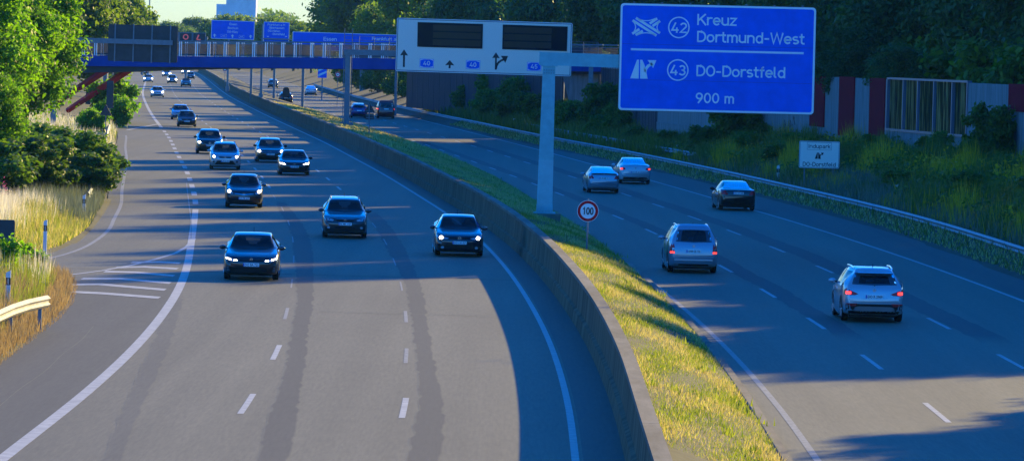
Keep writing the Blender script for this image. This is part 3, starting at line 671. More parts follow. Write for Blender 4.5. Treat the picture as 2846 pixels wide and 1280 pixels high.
# lane control displays with red marks
lc = at((480+.2484*64)/VW, .2484*372/VW, 640)
lg = thing('lane_signal_gantry', 'grey gantry bar with two dim red lane displays, left of the Essen sign', 'lane signal', (lc.x, 640, 0))
zc = lc.z; sc_ = .2484*640/F
MB().box(-9, 330*sc_, .1, .5, zc-.75, zc-.35).build('beam', M['galv'], lg); MB().box(-9.4, -8.9, .05, .55, -.3, zc-.35).build('post', M['galv'], lg)
MB().box(-.1, 300*sc_+.1, -.02, .1, zc-1.02, zc+.12).build('housing', M['galv'], lg)
for xo, kind in ((22,'x'),(172,'x')):
    x0 = xo*sc_; o = MB().box(x0, x0+128*sc_, -.1, -.02, zc-.95, zc+.02).build('display', M['sign_back'], lg)
    xm_, zm_ = x0+64*sc_, zc-.46
    if xo < 100: flat('red_mark', ring(xm_, zm_, .22, .36, 20), -.1, M['led_red'], o, .01)
    else: flat('red_mark', [stroke([(xm_-.3,zm_-.3),(xm_-.05,zm_+.3)], .18), stroke([(xm_-.3,zm_-.3),(xm_+.2,zm_-.3)], .14)], -.1, M['led_red'], o, .01)
lg2 = thing('far_gantry', 'thin grey sign gantry frame in the haze behind the far blue signs', 'gantry', (at(640,118,900).x, 900, 0))
b = MB(); b.box(-12, 16, 0, .4, 7.2, 7.6); b.build('beam', M['galv'], lg2)
MB().box(-12.3, -11.9, 0, .4, -.3, 7.6).build('post', M['galv'], lg2); MB().box(15.8, 16.2, 0, .4, -.3, 7.6).build('post', M['galv'], lg2)

# ------------------------------------------------------------------ back of a sign on a cantilever arm, before the bridge
Zs = 395.0
def v1(x, y): return ((.3452*x)/VW, (.3452*y)/VW)
def bl1(x, y): p = at(*v1(x, y), Zs); return (p.x, p.z)
pb = Vector((bl1(470,300)[0], Zs, 0)); bt = thing('sign_seen_from_behind', 'large dark sign back on a cantilever arm in front of the blue bridge', 'road sign', pb)
cTL, cTR, cBL = bl1(870,195), bl1(1430,212), bl1(865,490)
W_, H_ = math.dist(cTL,cTR), math.dist(cTL,cBL)
sb_ = MB().prism(rrect(0, W_, 0, H_, .12), 0, .05).build('sign_board', M['sign_back'], bt)
sb_.location = (cBL[0]-pb.x, .3, cBL[1]); sb_.rotation_euler = (0, -math.atan2(cTR[1]-cTL[1], cTR[0]-cTL[0]), 0)
for k in (.1,.365,.63,.895): MB().box(W_*k-.05, W_*k+.05, -.1, 0, -.05, H_+.06).build('stiffener', M['galv'], sb_)
b = MB()
for k in (.02,.33,.66,.985): b.box(.03, W_-.03, -.03, 0, H_*k-.02, H_*k+.02)
b.build('seam', M['sign_back'], sb_)
xa, za = bl1(470,298); xe, ze = bl1(1392,326); _, zl_ = bl1(470,338)
b = MB(); b.add([(0,0,zl_),(xe-pb.x,0,zl_+ze-za),(xe-pb.x,.19,zl_+ze-za),(0,.19,zl_),(0,0,za),(xe-pb.x,0,ze),(xe-pb.x,.19,ze),(0,.19,za)],[(0,3,2,1),(4,5,6,7),(0,1,5,4),(1,2,6,5),(2,3,7,6),(3,0,4,7)])
b.build('arm', M['galv'], bt); MB().box(-.45, 0, -.15, .35, -.2, za+.05).build('post', M['galv'], bt)

# ------------------------------------------------------------------ footbridge
BL_, BR_ = Vector((-62, 474, 0)), Vector((7.6, 447, 0))
bd = BR_-BL_; bL = bd.length; ba = math.atan2(bd.y, bd.x)
br = thing('footbridge', 'blue footbridge with steel railings crossing the whole motorway on red raking legs', 'bridge', BL_, ba)
def dz(x): return 5.72+.0158*x if True else 0      # deck height along the bridge
def bx(xw): return (xw-BL_.x)/math.cos(ba)
n = 24; XS = [bL*i/n for i in range(n+1)]
MB().prism([(x, dz(x)-.02) for x in XS]+[(x, dz(x)-.28) for x in XS[::-1]], .25, 3.95).build('deck', M['asphalt_new'], br)
for y0, y1 in ((0,.25),(3.95,4.2)):
    MB().prism([(x, dz(x)+.04) for x in XS]+[(x, dz(x)-.96) for x in XS[::-1]], y0, y1).build('edge_girder', M['bridge_blue'], br)
zb = [(0,4.3),(bx(-44),4.45),(bx(-38.5),4.6),(bx(-32),5.0),(bx(-24),5.36),(bx(-14),5.5),(bx(0),5.62),(bL,5.7)]
MB().prism([(x, dz(x)-.3) for x in XS]+[(x, interp(x, [q[0] for q in zb], [q[1] for q in zb])) for x in XS[::-1]], .6, 3.6).build('main_girder', M['bridge_dark'], br)  # dark colour stands in for shade under the overhanging edge girder
for y in (.12, 4.08):
    rl = MB()
    for h_, r_ in ((1.42,.07),(1.2,.03),(.12,.03)): rl.tube([(x, y, dz(x)+h_) for x in XS], r_, 6)
    rl = rl.build('handrail', M['galv'], br)
    inf = MB(); k = int(bL/.085)
    for i in range(k):
        x = i*.085; inf.box(x, x+.052, y-.012, y+.012, dz(x)+.12, dz(x)+1.2)
    inf.build('railing_bars', M['bridge_dark'], br)
    i = 0; x = .6
    while x < bL and i < 46:
        pb_ = MB()
        for q in (-.1, .1): pb_.box(x+q-.045, x+q+.045, y-.06, y-.015, dz(x)-.05, dz(x)+1.38)
        pb_.build('railing_post', M['concrete'] if False else M['sign_white'], rl)
        x += 1.62 if i % 2 else 1.25; i += 1
MB().tube([(bx(-38),1.0,5.0),(bx(-43.5),.6,1.2)], [.34,.26], 4).build('raking_leg', M['strut_red'], br)
MB().tube([(bx(-36.8),3.0,5.0),(bx(-43.0),3.4,.9)], [.34,.26], 4).build('raking_leg', M['strut_red'], br)
Zb = 449
def bp(xn, yn): p = at(xn/VW, yn/VW, Zb); return (p.x, p.z)
b = MB().prism([bp(1553,168),bp(1662,168),bp(1664,372),bp(1606,372)], 0, 4.6); ab = b.build('abutment', M['concrete_wall'], br)
ab.parent = None; ab.location = (0, Zb, 0); bpy.context.view_layer.update()
mw = ab.matrix_world.copy(); ab.parent = br; ab.matrix_parent_inverse = br.matrix_basis.inverted()
b = MB(); rr = random.Random(5)
def graffiti(b, f, x0, y0, w_, h_, k, y, wd=.07):
    for i in range(k):
        cx_, cy_ = x0+w_*(i+.5)/k, y0+h_*(.5-.35*i/k)
        pts = [f(cx_+rr.uniform(-.5,.5)*w_/k*1.2, cy_+rr.uniform(-.5,.5)*h_*.6) for _ in range(5)]
        for j in range(4):
            s_ = stroke([pts[j], pts[j+1]], wd)
            b.prism(s_, y-.004*(1+(i*4+j)%5), y)
graffiti(b, bp, 1585, 325, 90, 50, 6, Zb-.003)
g_ = b.build('graffiti', M['sign_black'], br); g_.matrix_parent_inverse = br.matrix_basis.inverted()
# ------------------------------------------------------------------ noise wall with red panels
wA, wBs = 66.9, -.1545
def onw_raw(xn, yn):
    rx, ry = unroll(xn/VW, yn/VW); Y = wA/(rx/F-wBs); return rx/F*Y, Y, H-ry/F*Y
Wf = Vector((wA+wBs*366, 366, 0)); Wn = Vector((wA+wBs*236, 236, 0)); wd_ = (Wn-Wf).normalized(); wL = (Wn-Wf).length
def onw(xn, yn):
    X, Y, z = onw_raw(xn, yn); return ((X-Wf.x)*wd_.x+(Y-Wf.y)*wd_.y, z)
def c7(x, y): return onw(2050+.309*x, 200+.309*y)
nw = thing('noise_wall', 'grey concrete noise wall with dark red panels and a glazed section behind the weedy bank', 'wall', Wf, math.atan2(wd_.y, wd_.x))
ztop = c7(2300,108)[1]; sw0, sw1 = c7(1345,300)[0], c7(2066,300)[0]; zwb = c7(1700,535)[1]; zbase = 1.2
MB().box(0, sw0, 0, .35, zbase, ztop).build('wall_panel', M['concrete_wall'], nw)
MB().box(sw1, wL, 0, .35, zbase, ztop).build('wall_panel', M['concrete_wall'], nw)
MB().box(sw0, sw1, 0, .35, zbase, zwb).build('wall_panel', M['concrete_wall'], nw)
zl1 = c7(800,607)[1]
b = MB().box(0, c7(1312,650)[0], -.06, -.003, zl1-.5, zl1-.06); b.box(0, c7(1312,650)[0], -.09, -.003, zl1-.055, zl1+.03)
b.box(c7(1715,800)[0], wL, -.08, -.003, c7(1900,818)[1]-.5, c7(1900,818)[1]); b.build('plinth', M['concrete_wall'], nw)
b = MB()
for s_ in [i*4.2 for i in range(int(wL/4.2)+1)]:
    if not sw0-.2 < s_ < sw1+.2: b.box(s_-.02, s_+.02, -.004, -.001, zbase, ztop-.02)
b.build('wall_joint', M['concrete_dark'], nw)
for xa_, xb_, yb_ in ((655,783,490),(915,1050,575),(1190,1325,662)):
    MB().box(c7(xa_,400)[0], c7(xb_,400)[0], -.075, -.002, c7((xa_+xb_)/2,yb_)[1], ztop+.05).build('red_panel', M['panel_red'], nw)
MB().box(c7(2446,200)[0], c7(2446,200)[0]+4.5, -.075, -.002, c7(2500,355)[1], ztop+.05).build('red_panel', M['panel_red'], nw)
blueframe = mat('window_frame_steel', (.11,.16,.22), .45, .3)
fr = MB(); bars = [1345,1490,1620,1765,1930,2066]
for q in bars: s_ = c7(q,300)[0]; fr.box(s_-.09, s_+.09, -.06, .2, zwb, ztop)
fr.box(sw0-.09, sw1+.09, -.08, .2, zwb-.14, zwb); fr.box(sw0-.09, sw1+.09, -.06, .2, ztop, ztop+.12)
fr = fr.build('window_frame', blueframe, nw)
for a_, b_ in zip(bars[:-1], bars[1:]):
    s0, s1_ = c7(a_,300)[0]+.09, c7(b_,300)[0]-.09; V, Q = [], []; k = 60
    for i in range(k+1):
        s_ = s0+(s1_-s0)*i/k; y = .12+.035*math.sin(i*1.1+a_)+.02*math.sin(i*2.7)
        V += [(s_, y, zwb), (s_, y, ztop)]
    mesh('window_pane', V, [(2*i,2*i+2,2*i+3,2*i+1) for i in range(k)], M['sunlit_streaks'], fr, True)
b = MB()
graffiti(b, c7, 425, 400, 100, 140, 4, -.006, .06); graffiti(b, c7, 665, 492, 60, 70, 3, -.006, .05); graffiti(b, c7, 935, 575, 40, 22, 2, -.006, .05)
graffiti(b, c7, 0, 395, 50, 80, 3, -.006, .06); graffiti(b, c7, 2110, 470, 130, 170, 4, -.006, .09)
b.build('graffiti', M['sign_black'], nw)
def ribbed(name, label, a_, b_, z0, z1):
    a_, b_ = Vector(a_), Vector(b_); d = b_-a_; t = thing(name, label, 'wall', (a_.x, a_.y, 0), math.atan2(d.y, d.x)); L_ = d.length
    MB().box(0, L_, 0, .2, z0, z1).build('barrier_panel', M['barrier_dark'], t)
    b = MB(); k = int(L_/.35)
    for i in range(k): b.box(i*.35, i*.35+.14, -.06, -.002, z0, z1-.05)
    b.build('rib', M['barrier_dark'], t); MB().box(-.05, L_+.05, -.1, .3, z1, z1+.12).build('coping', M['galv'], t)
    for i in range(int(L_/4)+1): MB().box(i*4-.09, i*4+.09, -.12, -.07, z0, z1+.1).build('barrier_post', M['barrier_dark'], t)
    return t
ribbed('noise_barrier', 'dark ribbed noise barrier between the bridge abutment and the concrete noise wall', (7.6,446), (10.2,368), 1.2, 6.3)
ribbed('noise_barrier', 'long dark ribbed noise barrier on the bank under the far end of the bridge', (-12,560), (4.2,462), 1.0, 5.6)
gw = thing('tiled_wall', 'pale grey tiled wall panel seen under the bridge beside the barrier', 'wall', (at(905,200,735).x, 735, 0))
MB().box(0, 1.65, 0, .3, 0, 5.2).build('wall_panel', M['concrete_wall'], gw)

# ------------------------------------------------------------------ small signs
t_ = at((2050+.309*736)/VW, (200+.309*740)/VW, 275); 
def c7at(x, y): p = at((2050+.309*x)/VW, (200+.309*y)/VW, 275.0); return (p.x, p.z)
cTL, cTR, cBL = c7at(557,615), c7at(925,625), c7at(548,862)
W_, H_ = math.dist(cTL,cTR), math.dist(cTL,cBL)
it = thing('exit_sign', 'white sign reading Indupark and DO-Dorstfeld on the weedy bank', 'road sign', (cBL[0], 275, 0)); f9 = affine((557,615),(925,625),(548,862), W_, H_); q9 = W_/368
sb_ = signboard(it, (0, cBL[1]), -math.atan2(cTR[1]-cTL[1], cTR[0]-cTL[0]), W_, H_, .07, M['sign_white'], None, .05, 0)
flat('black_border', [rrect(.045, W_-.045, .045, H_-.045, .05)], -.004, M['sign_black'], sb_)
flat('sign_ground', [rrect(.065, W_-.065, .065, H_-.065, .04)], -.008, mat('sign_cream', (.92,.90,.78), .6, spec=.2), sb_)
letters('lettering', [('Indupark', *f9((638,683)), 36*q9, 196*q9), ('DO-Dorstfeld', *f9((585,845)), 38*q9, 296*q9)], -.014, M['sign_black'], sb_, 0, .135)
k0 = f9((628,697)); k1 = f9((848,637)); flat('name_frame', [stroke([k0,(k1[0],k0[1])],.012),stroke([(k0[0],k1[1]),k1],.012),stroke([k0,(k0[0],k1[1])],.012),stroke([(k1[0],k0[1]),k1],.012)], -.012, M['sign_black'], sb_, .001)
flat('exit_symbol', exit_symbol(lambda x, y: f9((695+(x-175)*.33, 724+(y-567)*.32)), q9*.33), -.012, M['sign_black'], sb_)
b = MB()
for k in (.15,.85): b.tube([(W_*k,.1,-.5),(W_*k,.1,cBL[1]+H_-.1)], .04, 8)
b.build('post', M['galv'], it)
sp = px(1476, 624, .85); Zp = sp.y
ctr = at(1479, 530.5, Zp); rad = 27.2*VW*Zp/F
st = thing('speed_limit_sign', 'round red and white 100 speed limit sign on a thin post in the median grass', 'road sign', sp)
MB().tube([(0,.04,-.3),(ctr.x-sp.x,.04,ctr.z-sp.z+rad*1.12)], .03, 8).build('post', M['galv'], st)
o = MB().prism(disc(0,0,rad,40), 0, .02).build('sign_board', M['sign_white'], st); o.location = (ctr.x-sp.x, -.02, ctr.z-sp.z); o.rotation_euler = (0, R(1), 0)
flat('red_ring', ring(0,0,rad*.70,rad*.955,48), -.001, M['sign_red'], o)
letters('lettering', [('100', -rad*.50, -rad*.33, rad*.68, rad*1.0)], -.004, M['sign_black'], o, .035)
tp = px(930, 335, 1.0); Zt = tp.y
def tl(x, y): p = at((720+.15528*x)/VW, (180+.15528*y)/VW, Zt); return (p.x-tp.x, p.z-tp.z)
tt = thing('warning_sign', 'triangular warning sign seen from behind on a pole in the median', 'road sign', tp)
MB().tube([(tl(1978,900)[0],.0,-.3),(tl(1972,720)[0],.0,tl(1972,700)[1])], .04, 8).build('post', M['galv'], tt)
MB().prism([tl(1886,858),tl(2082,858),tl(1976,676)], .05, .08).build('triangle_board', M['sign_back'], tt)
MB().prism([tl(1905,980),tl(2055,980),tl(2055,872),tl(1905,872)], .05, .08).build('supplementary_board', M['sign_back'], tt)
b = MB()
for y_ in (830,900,950): b.box(tl(1920,y_)[0], tl(2040,y_)[0], .02, .05, tl(1970,y_)[1]-.02, tl(1970,y_)[1]+.02)
b.build('clamp', M['galv'], tt)
# left side signs seen from behind
p = px(18, 700, .3); p.y = 160; p.x = at(14,640,160).x
s_ = thing('sign_seen_from_behind', 'dark rounded back of a small sign cut off by the left edge', 'road sign', (p.x, 160, .3))
a_ = at(35,632,160); b_ = at(35,553,160)
sb_ = MB().prism(rrect(a_.x-p.x-1.1, a_.x-p.x, a_.z-.3, b_.z-.3, .06), 0, .03).build('sign_board', M['sign_back'], s_)
flat('sticker', [rrect(a_.x-p.x-.16, a_.x-p.x-.07, a_.z-.3+.07, a_.z-.3+.16, .01)], 0, M['sign_white'], sb_, .002)
MB().tube([(-.15,.06,-.5),(-.15,.06,b_.z-.35)], .035, 8).build('post', M['galv'], s_)
p = at(88,660,166); s_ = thing('sign_seen_from_behind', 'low dark sign back on short posts among the near roadside grass', 'road sign', (p.x, 166, 0))
MB().prism(rrect(-.24,.24,p.z-.1,at(88,640,166).z,.03), 0, .03).build('sign_board', M['sign_back'], s_)
MB().tube([(-.1,.05,-.3),(-.1,.05,p.z+.2)], .03, 6).build('post', M['galv'], s_)
p = at(276,272,392); s_ = thing('countdown_post', 'tall narrow dark board seen from behind beside the bushes before the bridge', 'road sign', (p.x, 392, .2))
MB().box(-.27,.27,0,.04,p.z-.2,at(276,203,392).z-.2).build('sign_board', M['sign_back'], s_); MB().tube([(0,.08,-.5),(0,.08,p.z+1.6)], .04, 6).build('post', M['galv'], s_)
p = at(266,290,372); q = at(265,262,372); s_ = thing('warning_sign', 'dark triangular sign seen from behind on the left verge', 'road sign', (p.x, 372, .2))
MB().prism([(-.45,p.z-.2),(.45,p.z-.2),(0,q.z-.2)], 0, .04).build('triangle_board', M['sign_back'], s_); MB().tube([(0,.08,-.5),(0,.08,p.z+.4)], .035, 6).build('post', M['galv'], s_)
# under the bridge on the right
p = at(811,187,700); s_ = thing('countdown_post', 'blue and white striped countdown board on the right bank under the bridge', 'road sign', (p.x, 700, 0))
w_ = .62; zt_ = at(811,158,700).z+.9; z0 = at(811,196,700).z
sb_ = MB().box(-w_,w_,0,.05,z0,zt_).build('sign_board', M['sign_blue'], s_)
flat('stripe', [[(-w_+.05,z0+k),(w_-.05,z0+k+.55),(w_-.05,z0+k+.85),(-w_+.05,z0+k+.3)] for k in (.15,.85)], 0, M['sign_white'], sb_); MB().box(-.08,.08,.06,.2,-.5,zt_-.1).build('post', M['galv'], s_)
p = at(850,188,640); s_ = thing('speed_limit_sign', 'small far round red and white sign on the right bank under the bridge', 'road sign', (p.x, 640, 0)); r_ = .36
sb_ = MB().prism(disc(0,p.z,r_,24), 0, .03).build('sign_board', M['sign_white'], s_); flat('red_ring', ring(0,p.z,.22,.345,24), 0, M['sign_red'], sb_); letters('lettering', [('80',-.13,p.z-.1,.2,.26)], -.004, M['sign_black'], sb_, .03)
MB().tube([(0,.08,-.5),(0,.08,p.z+.3)], .035, 6).build('post', M['galv'], s_)
p = at(566,174,820); s_ = thing('speed_limit_sign', 'tiny round sign on a pole in the far median, just under the bridge', 'road sign', (p.x, 820, .9))
sb_ = MB().prism(disc(0,p.z-.9,.36,20), 0, .03).build('sign_board', M['sign_white'], s_); flat('red_ring', ring(0,p.z-.9,.22,.345,20), 0, M['sign_red'], sb_); MB().tube([(0,.08,-.5),(0,.08,p.z-.6)], .035, 6).build('post', M['galv'], s_)
for xv, yb, Zp_, h_, r_, lb in ((656,246,580,9,.16,'grey lamp mast in the median behind the bridge'),(572,226,730,9,.17,'shorter far grey mast in the median, left of the taller one')):
    p = px(xv, yb, 1.0); t = thing('mast', lb, 'mast', p)
    MB().tube([(0,0,-.3),(.05,0,h_)], [r_,r_*.6], 10).build('pole', M['pole'], t); MB().tube([(0,0,-.2),(0,0,.5)], r_*1.7, 10).build('base', M['pole'], t)
# delineator posts
def delineator(p, lb, hgt=1.0, s=1.0):
    t = thing('delineator_post', lb, 'marker post', p, 0, 'roadside delineator posts')
    pr = lambda z0, z1: MB().prism([(-.065*s,z0),(.065*s,z0),(.065*s,z1),(-.065*s,z1 if z1 < hgt-.03 else z1-.06)], -.045, .045)
    pr(-.3, hgt*.60).build('lower_post', M['post_white'], t); pr(hgt*.60, hgt*.80).build('black_band', M['sign_black'], t); pr(hgt*.80, hgt).build('post_cap', M['post_white'], t)
    MB().box(-.02*s,.02*s,-.05,-.046,hgt*.62,hgt*.78).build('reflector', M['lamp_off'], t)
delineator(px(112,624,.2), 'white marker post with black band in front of the pale tall grass', 1.02)
delineator(px(210,548,.15), 'white marker post at the right tip of the pale tall grass', 1.0)
delineator(px(245,484,.1), 'white marker post beside the dark bush and its guard rail', 1.0)
delineator(px(18,772,.35), 'nearest white marker post beside the weathered rail end', 1.0)
for xv, yv, lb in ((1703,404,'marker post behind the long guard rail, just right of the white saloon'),(1957,463,'marker post behind the guard rail below the Indupark sign'),(2255,518,'marker post behind the guard rail, nearest to the right edge')):
    delineator(px(xv, yv, .45), lb, 1.1, 1.3)
for xv, yv, lb in ((1293,327,'small marker post on the dark verge left of the cantilever gantry'),(1182,304,'small marker post on the dark verge under the display sign'),(1107,290,'small marker post on the dark verge left of the display sign centre')):
    delineator(px(xv, yv, .4), lb, 1.1, 1.4)
# tower block far away
Zt = 1700.0
tw = thing('tower', 'pale grey concrete tower block rising in the haze above the far trees', 'building', (at(600,40,Zt).x, Zt, 0))
def tx(xn): return at(xn/VW, 20, Zt).x-tw.location.x
MB().box(tx(629), tx(712), 0, 8, 0, 42).build('tower_shaft', M['tower'], tw); MB().box(tx(602), tx(629)-.01, .5, 8, 0, at(600,12,Zt).z).build('side_wing', M['tower'], tw)
b = MB()
for k in range(6): b.box(tx(634)+k*(tx(712)-tx(634))/6, tx(634)+k*(tx(712)-tx(634))/6+.25, -.15, -.01, 4, 41)
b.build('pilaster', M['tower'], tw)
for xn, h_, Zq, lb in ((287*VW,23,900,'thin grey lamp mast above the left wood'),(400,24,1100,'left of two thin masts above the far trees'),(416,22,1100,'right of two thin masts above the far trees')):
    t = thing('mast', lb, 'mast', (at(xn/VW,40,Zq).x, Zq, 0)); MB().tube([(0,0,0),(0,0,h_)], [.22,.12], 6).build('pole', M['pole'], t); MB().box(-.7,.7,-.1,.1,h_,h_+.15).build('lamp_arm', M['pole'], t)
# ------------------------------------------------------------------ vegetation
rg = np.random.default_rng(11)
def crown(name, n_cl, n_leaf, leaf, R3, zc, cr_, seed, mat_, low=.0, droop=.3, out=.86):
    g = np.random.default_rng(seed)
    d = g.normal(size=(n_cl,3)); d /= np.linalg.norm(d,axis=1)[:,None]
    rr_ = g.random(n_cl)**.45*out
    cen = d*rr_[:,None]*np.array(R3); cen[:,2] *= np.where(cen[:,2] < 0, .8, 1)
    cen[:,2] += zc
    rad = cr_*(.55+.75*g.random(n_cl))
    idx = np.repeat(np.arange(n_cl), n_leaf); N = len(idx)
    e = g.normal(size=(N,3)); e /= np.linalg.norm(e,axis=1)[:,None]
    dist = np.where(g.random(N) < .45, .45+.6*g.random(N)**.7, np.minimum(np.abs(g.normal(size=N))*.7+.1, 1.35))
    pos = cen[idx]+e*(rad[idx]*dist)[:,None]*np.array([1,1,.78])
    nor = e*.6+g.normal(size=(N,3))*.55+np.array([0,0,.35]); nor /= np.linalg.norm(nor,axis=1)[:,None]
    a = np.cross(nor, g.normal(size=(N,3))); a /= np.linalg.norm(a,axis=1)[:,None]+1e-9; b = np.cross(nor,a)
    s = leaf*(.6+.8*g.random(N)); L_, W_ = (s*.95)[:,None], (s*.5)[:,None]
    tip = np.array([0,0,-droop])*s[:,None]
    V = np.stack([pos-a*L_*.9, pos-b*W_, pos+a*L_+tip, pos+b*W_],1).reshape(-1,3)
    Q = np.arange(4*N).reshape(N,4)
    return mesh_np(name, V, Q, mat_)
def trunk(seed, h, r, spread, n=6):
    q = random.Random(seed); b = MB()
    P = [Vector((0,0,-.4))]
    for i in range(1,6): P.append(Vector((q.uniform(-.15,.15)*i*.3, q.uniform(-.15,.15)*i*.3, h*i/5)))
    b.tube(P, [r*(1.25-.2*i) for i in range(6)], 8)
    for i in range(n):
        k = q.randint(2,4); a = q.uniform(0,6.28); L_ = spread*q.uniform(.6,1)
        p0 = P[k]; p1 = p0+Vector((math.cos(a)*L_*.5, math.sin(a)*L_*.5, h*.14)); p2 = p0+Vector((math.cos(a)*L_, math.sin(a)*L_, h*.3))
        b.tube([p0,p1,p2], [r*.45,r*.28,r*.1], 6)
    return b
LF = {'bright': leafmat('leaves_bright', (.045,.135,.010), (.16,.31,.016), .55, (2.4,2.4,.3), .10, .35),
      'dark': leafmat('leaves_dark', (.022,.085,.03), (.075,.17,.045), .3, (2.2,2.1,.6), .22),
      'mid': leafmat('leaves_mid', (.05,.11,.018), (.13,.21,.03), .5, (2.6,2.3,.4), .2),
      'bush': leafmat('leaves_bush', (.035,.095,.013), (.12,.21,.026), .35, (2.2,2.1,.5), .2)}
PROTO = {}
def proto(key, build, tb):
    cr_o = build; me_c = cr_o.data; bpy.data.objects.remove(cr_o)
    tr = tb.build('trunk', M['bark']); me_t = tr.data; bpy.data.objects.remove(tr); PROTO[key] = (me_c, me_t)
# unit trees about 12 m tall
proto('near_a', crown('crown', 130, 330, .15, (4.3,4.3,5.2), 6.6, 1.05, 1, LF['bright']), trunk(1, 9, .22, 3.0))
proto('near_b', crown('crown', 110, 330, .15, (3.6,3.6,5.4), 6.4, 1.0, 2, LF['bright']), trunk(2, 9, .2, 2.6))
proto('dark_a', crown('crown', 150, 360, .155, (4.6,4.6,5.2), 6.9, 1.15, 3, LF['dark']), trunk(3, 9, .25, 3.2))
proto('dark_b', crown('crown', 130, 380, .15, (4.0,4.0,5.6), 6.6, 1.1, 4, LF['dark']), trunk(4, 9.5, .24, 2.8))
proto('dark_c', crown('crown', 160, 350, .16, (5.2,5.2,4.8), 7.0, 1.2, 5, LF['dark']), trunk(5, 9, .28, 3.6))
proto('mid_a', crown('crown', 95, 230, .25, (4.4,4.4,5.4), 6.6, 1.25, 6, LF['mid']), trunk(6, 9, .25, 3))
proto('mid_b', crown('crown', 95, 230, .25, (4.8,4.8,4.8), 6.9, 1.3, 7, LF['mid']), trunk(7, 9, .25, 3))
proto('bush_a', crown('crown', 60, 230, .12, (1.7,1.6,1.1), 1.2, .42, 8, LF['bush'], droop=.2, out=1.12), trunk(8, 1.2, .06, .9))
proto('bush_b', crown('crown', 56, 230, .12, (1.3,1.4,1.5), 1.5, .42, 9, LF['bush'], droop=.2, out=1.15), trunk(9, 1.5, .06, .8))
proto('bush_l', crown('crown', 34, 330, .14, (1.7,1.5,1.25), 1.3, .55, 10, LF['bright'], droop=.2), trunk(10, 1.5, .06, .8))
qn = random.Random(21)
def tree(key, X, Y, sc, label, group=None, sz=None, name='tree', z=None, rz=None):
    t = thing(name, label, 'bush' if 'bush' in name else 'tree', (X, Y, gz(X, Y)-.1 if z is None else z), qn.uniform(0,6.28) if rz is None else rz, group)
    t.scale = (sc, sc, sz or sc)
    for nm, me in zip(('crown','trunk'), PROTO[key]):
        o = bpy.data.objects.new(nm, me); COL.objects.link(o); o.parent = t
    return t
# left: sunlit trees by the slip road
for k, X, Y, s_, lb in (('near_a',-29.4,268,.98,'large sunlit bright green tree filling the upper left corner'),
        ('near_b',-24.6,236,.5,'sunlit leafy tree low in front at the left edge, above the pale grass'),
        ('near_a',-30.4,292,1.05,'tall sunlit green tree right behind the corner tree'),
        ('near_b',-29.2,300,1.0,'bright green tree whose right side reaches the red bridge leg'),
        ('near_b',-33.0,310,1.15,'sunlit tree deep in the left clump, behind the corner tree'),
        ('near_a',-34.5,330,1.1,'furthest sunlit tree of the left clump before the bridge')):
    tree(k, X, Y, s_, lb, 'sunlit trees on the left bank')
for k, X, Y, s_, lb in (('bush_a',-23.6,280,1.15,'dark green bush overhanging the slip road edge'),('bush_b',-25.6,274,1.25,'dark round bush left of the overhanging one'),
        ('bush_b',-26.0,284,1.0,'bush between the sunlit trees and the overhanging bush'),('bush_a',-21.0,238,1.3,'dark bush at the road edge behind the short guard rail'),('bush_b',-22.0,231,1.35,'dark bush right behind the pale grass'),('bush_a',-24.0,226,1.5,'dark bush at the left end of the pale grass, low'),('bush_b',-21.6,247,1.5,'dark bush between the pale grass and the overhanging bush'),('bush_a',-23.6,240,1.6,'dark bush under the sunlit corner foliage'),('bush_a',-23.2,262,1.3,'tall dark bush in the second row behind the pale grass'),('bush_b',-24.6,250,1.4,'dark bush at the left end, in the second row'),('bush_a',-26.0,256,1.2,'dark bush under the corner tree'),('bush_a',-22.2,246,.8,'low dark bush by the short guard rail'),
        ('bush_b',-27.3,276,1.3,'dark bush at the foot of the corner tree')):
    tree(k, X, Y, s_*.92, lb, 'bushes on the left bank', s_*.66, name='bush')
for X, Y, s_, lb in ((-34.0,402,.75,'leafy shrub at the guard rail end before the bridge'),(-34.9,440,1.1,'shrub at the road edge under the bridge'),(-37.5,470,1.6,'shrub on the left verge just beyond the bridge'),(-32.3,386,.8,'small shrub by the pale guard rail end')):
    tree('bush_l', X, Y, s_, lb, 'shrubs on the left verge', name='bush')
for k, X, Y, s_, lb in (('mid_a',-47,520,1.35,'tall green tree on the left just behind the bridge'),('mid_b',-52,560,1.5,'broad tree of the left wood behind the bridge'),('mid_a',-50.5,600,1.3,'tree of the left wood, above the dark sign back'),
        ('mid_b',-58,640,1.6,'big pale tree at the back of the left wood'),('mid_a',-54,680,1.25,'tree at the right slope of the left wood'),('mid_b',-60,760,1.3,'far left tree over the sign back, in light haze'),
        ('mid_a',-66,820,1.2,'hazy tree at the end of the left wood'),('mid_b',-73,930,1.25,'hazy tree beyond the left wood'),('mid_a',-64,590,1.7,'high tree behind the sunlit corner trees'),('mid_b',-47.5,560,1.0,'lower tree in front of the left wood')):
    tree(k, X, Y, s_, lb, 'trees of the left wood')
# far hazy trees
i = 0
for xn, yt, Z_ in ((372,62,1250),(405,48,1500),(440,66,1400),(470,52,1700),(505,58,1650),(540,40,1750),(575,60,1700),(600,42,1450),(632,24,1350),(668,34,1400),(700,44,1500),(728,52,1350),(762,30,1250),(790,46,1300),(820,40,1150),(846,58,1100),(868,66,1050),(893,58,1000)):
    p = at(xn/VW, yt/VW, Z_); s_ = p.z/12.2
    tree('mid_a' if i % 2 else 'mid_b', p.x, Z_, s_*1.02, 'pale hazy tree in the far row between the left wood and the right trees', 'far row of hazy trees', z=0); i += 1
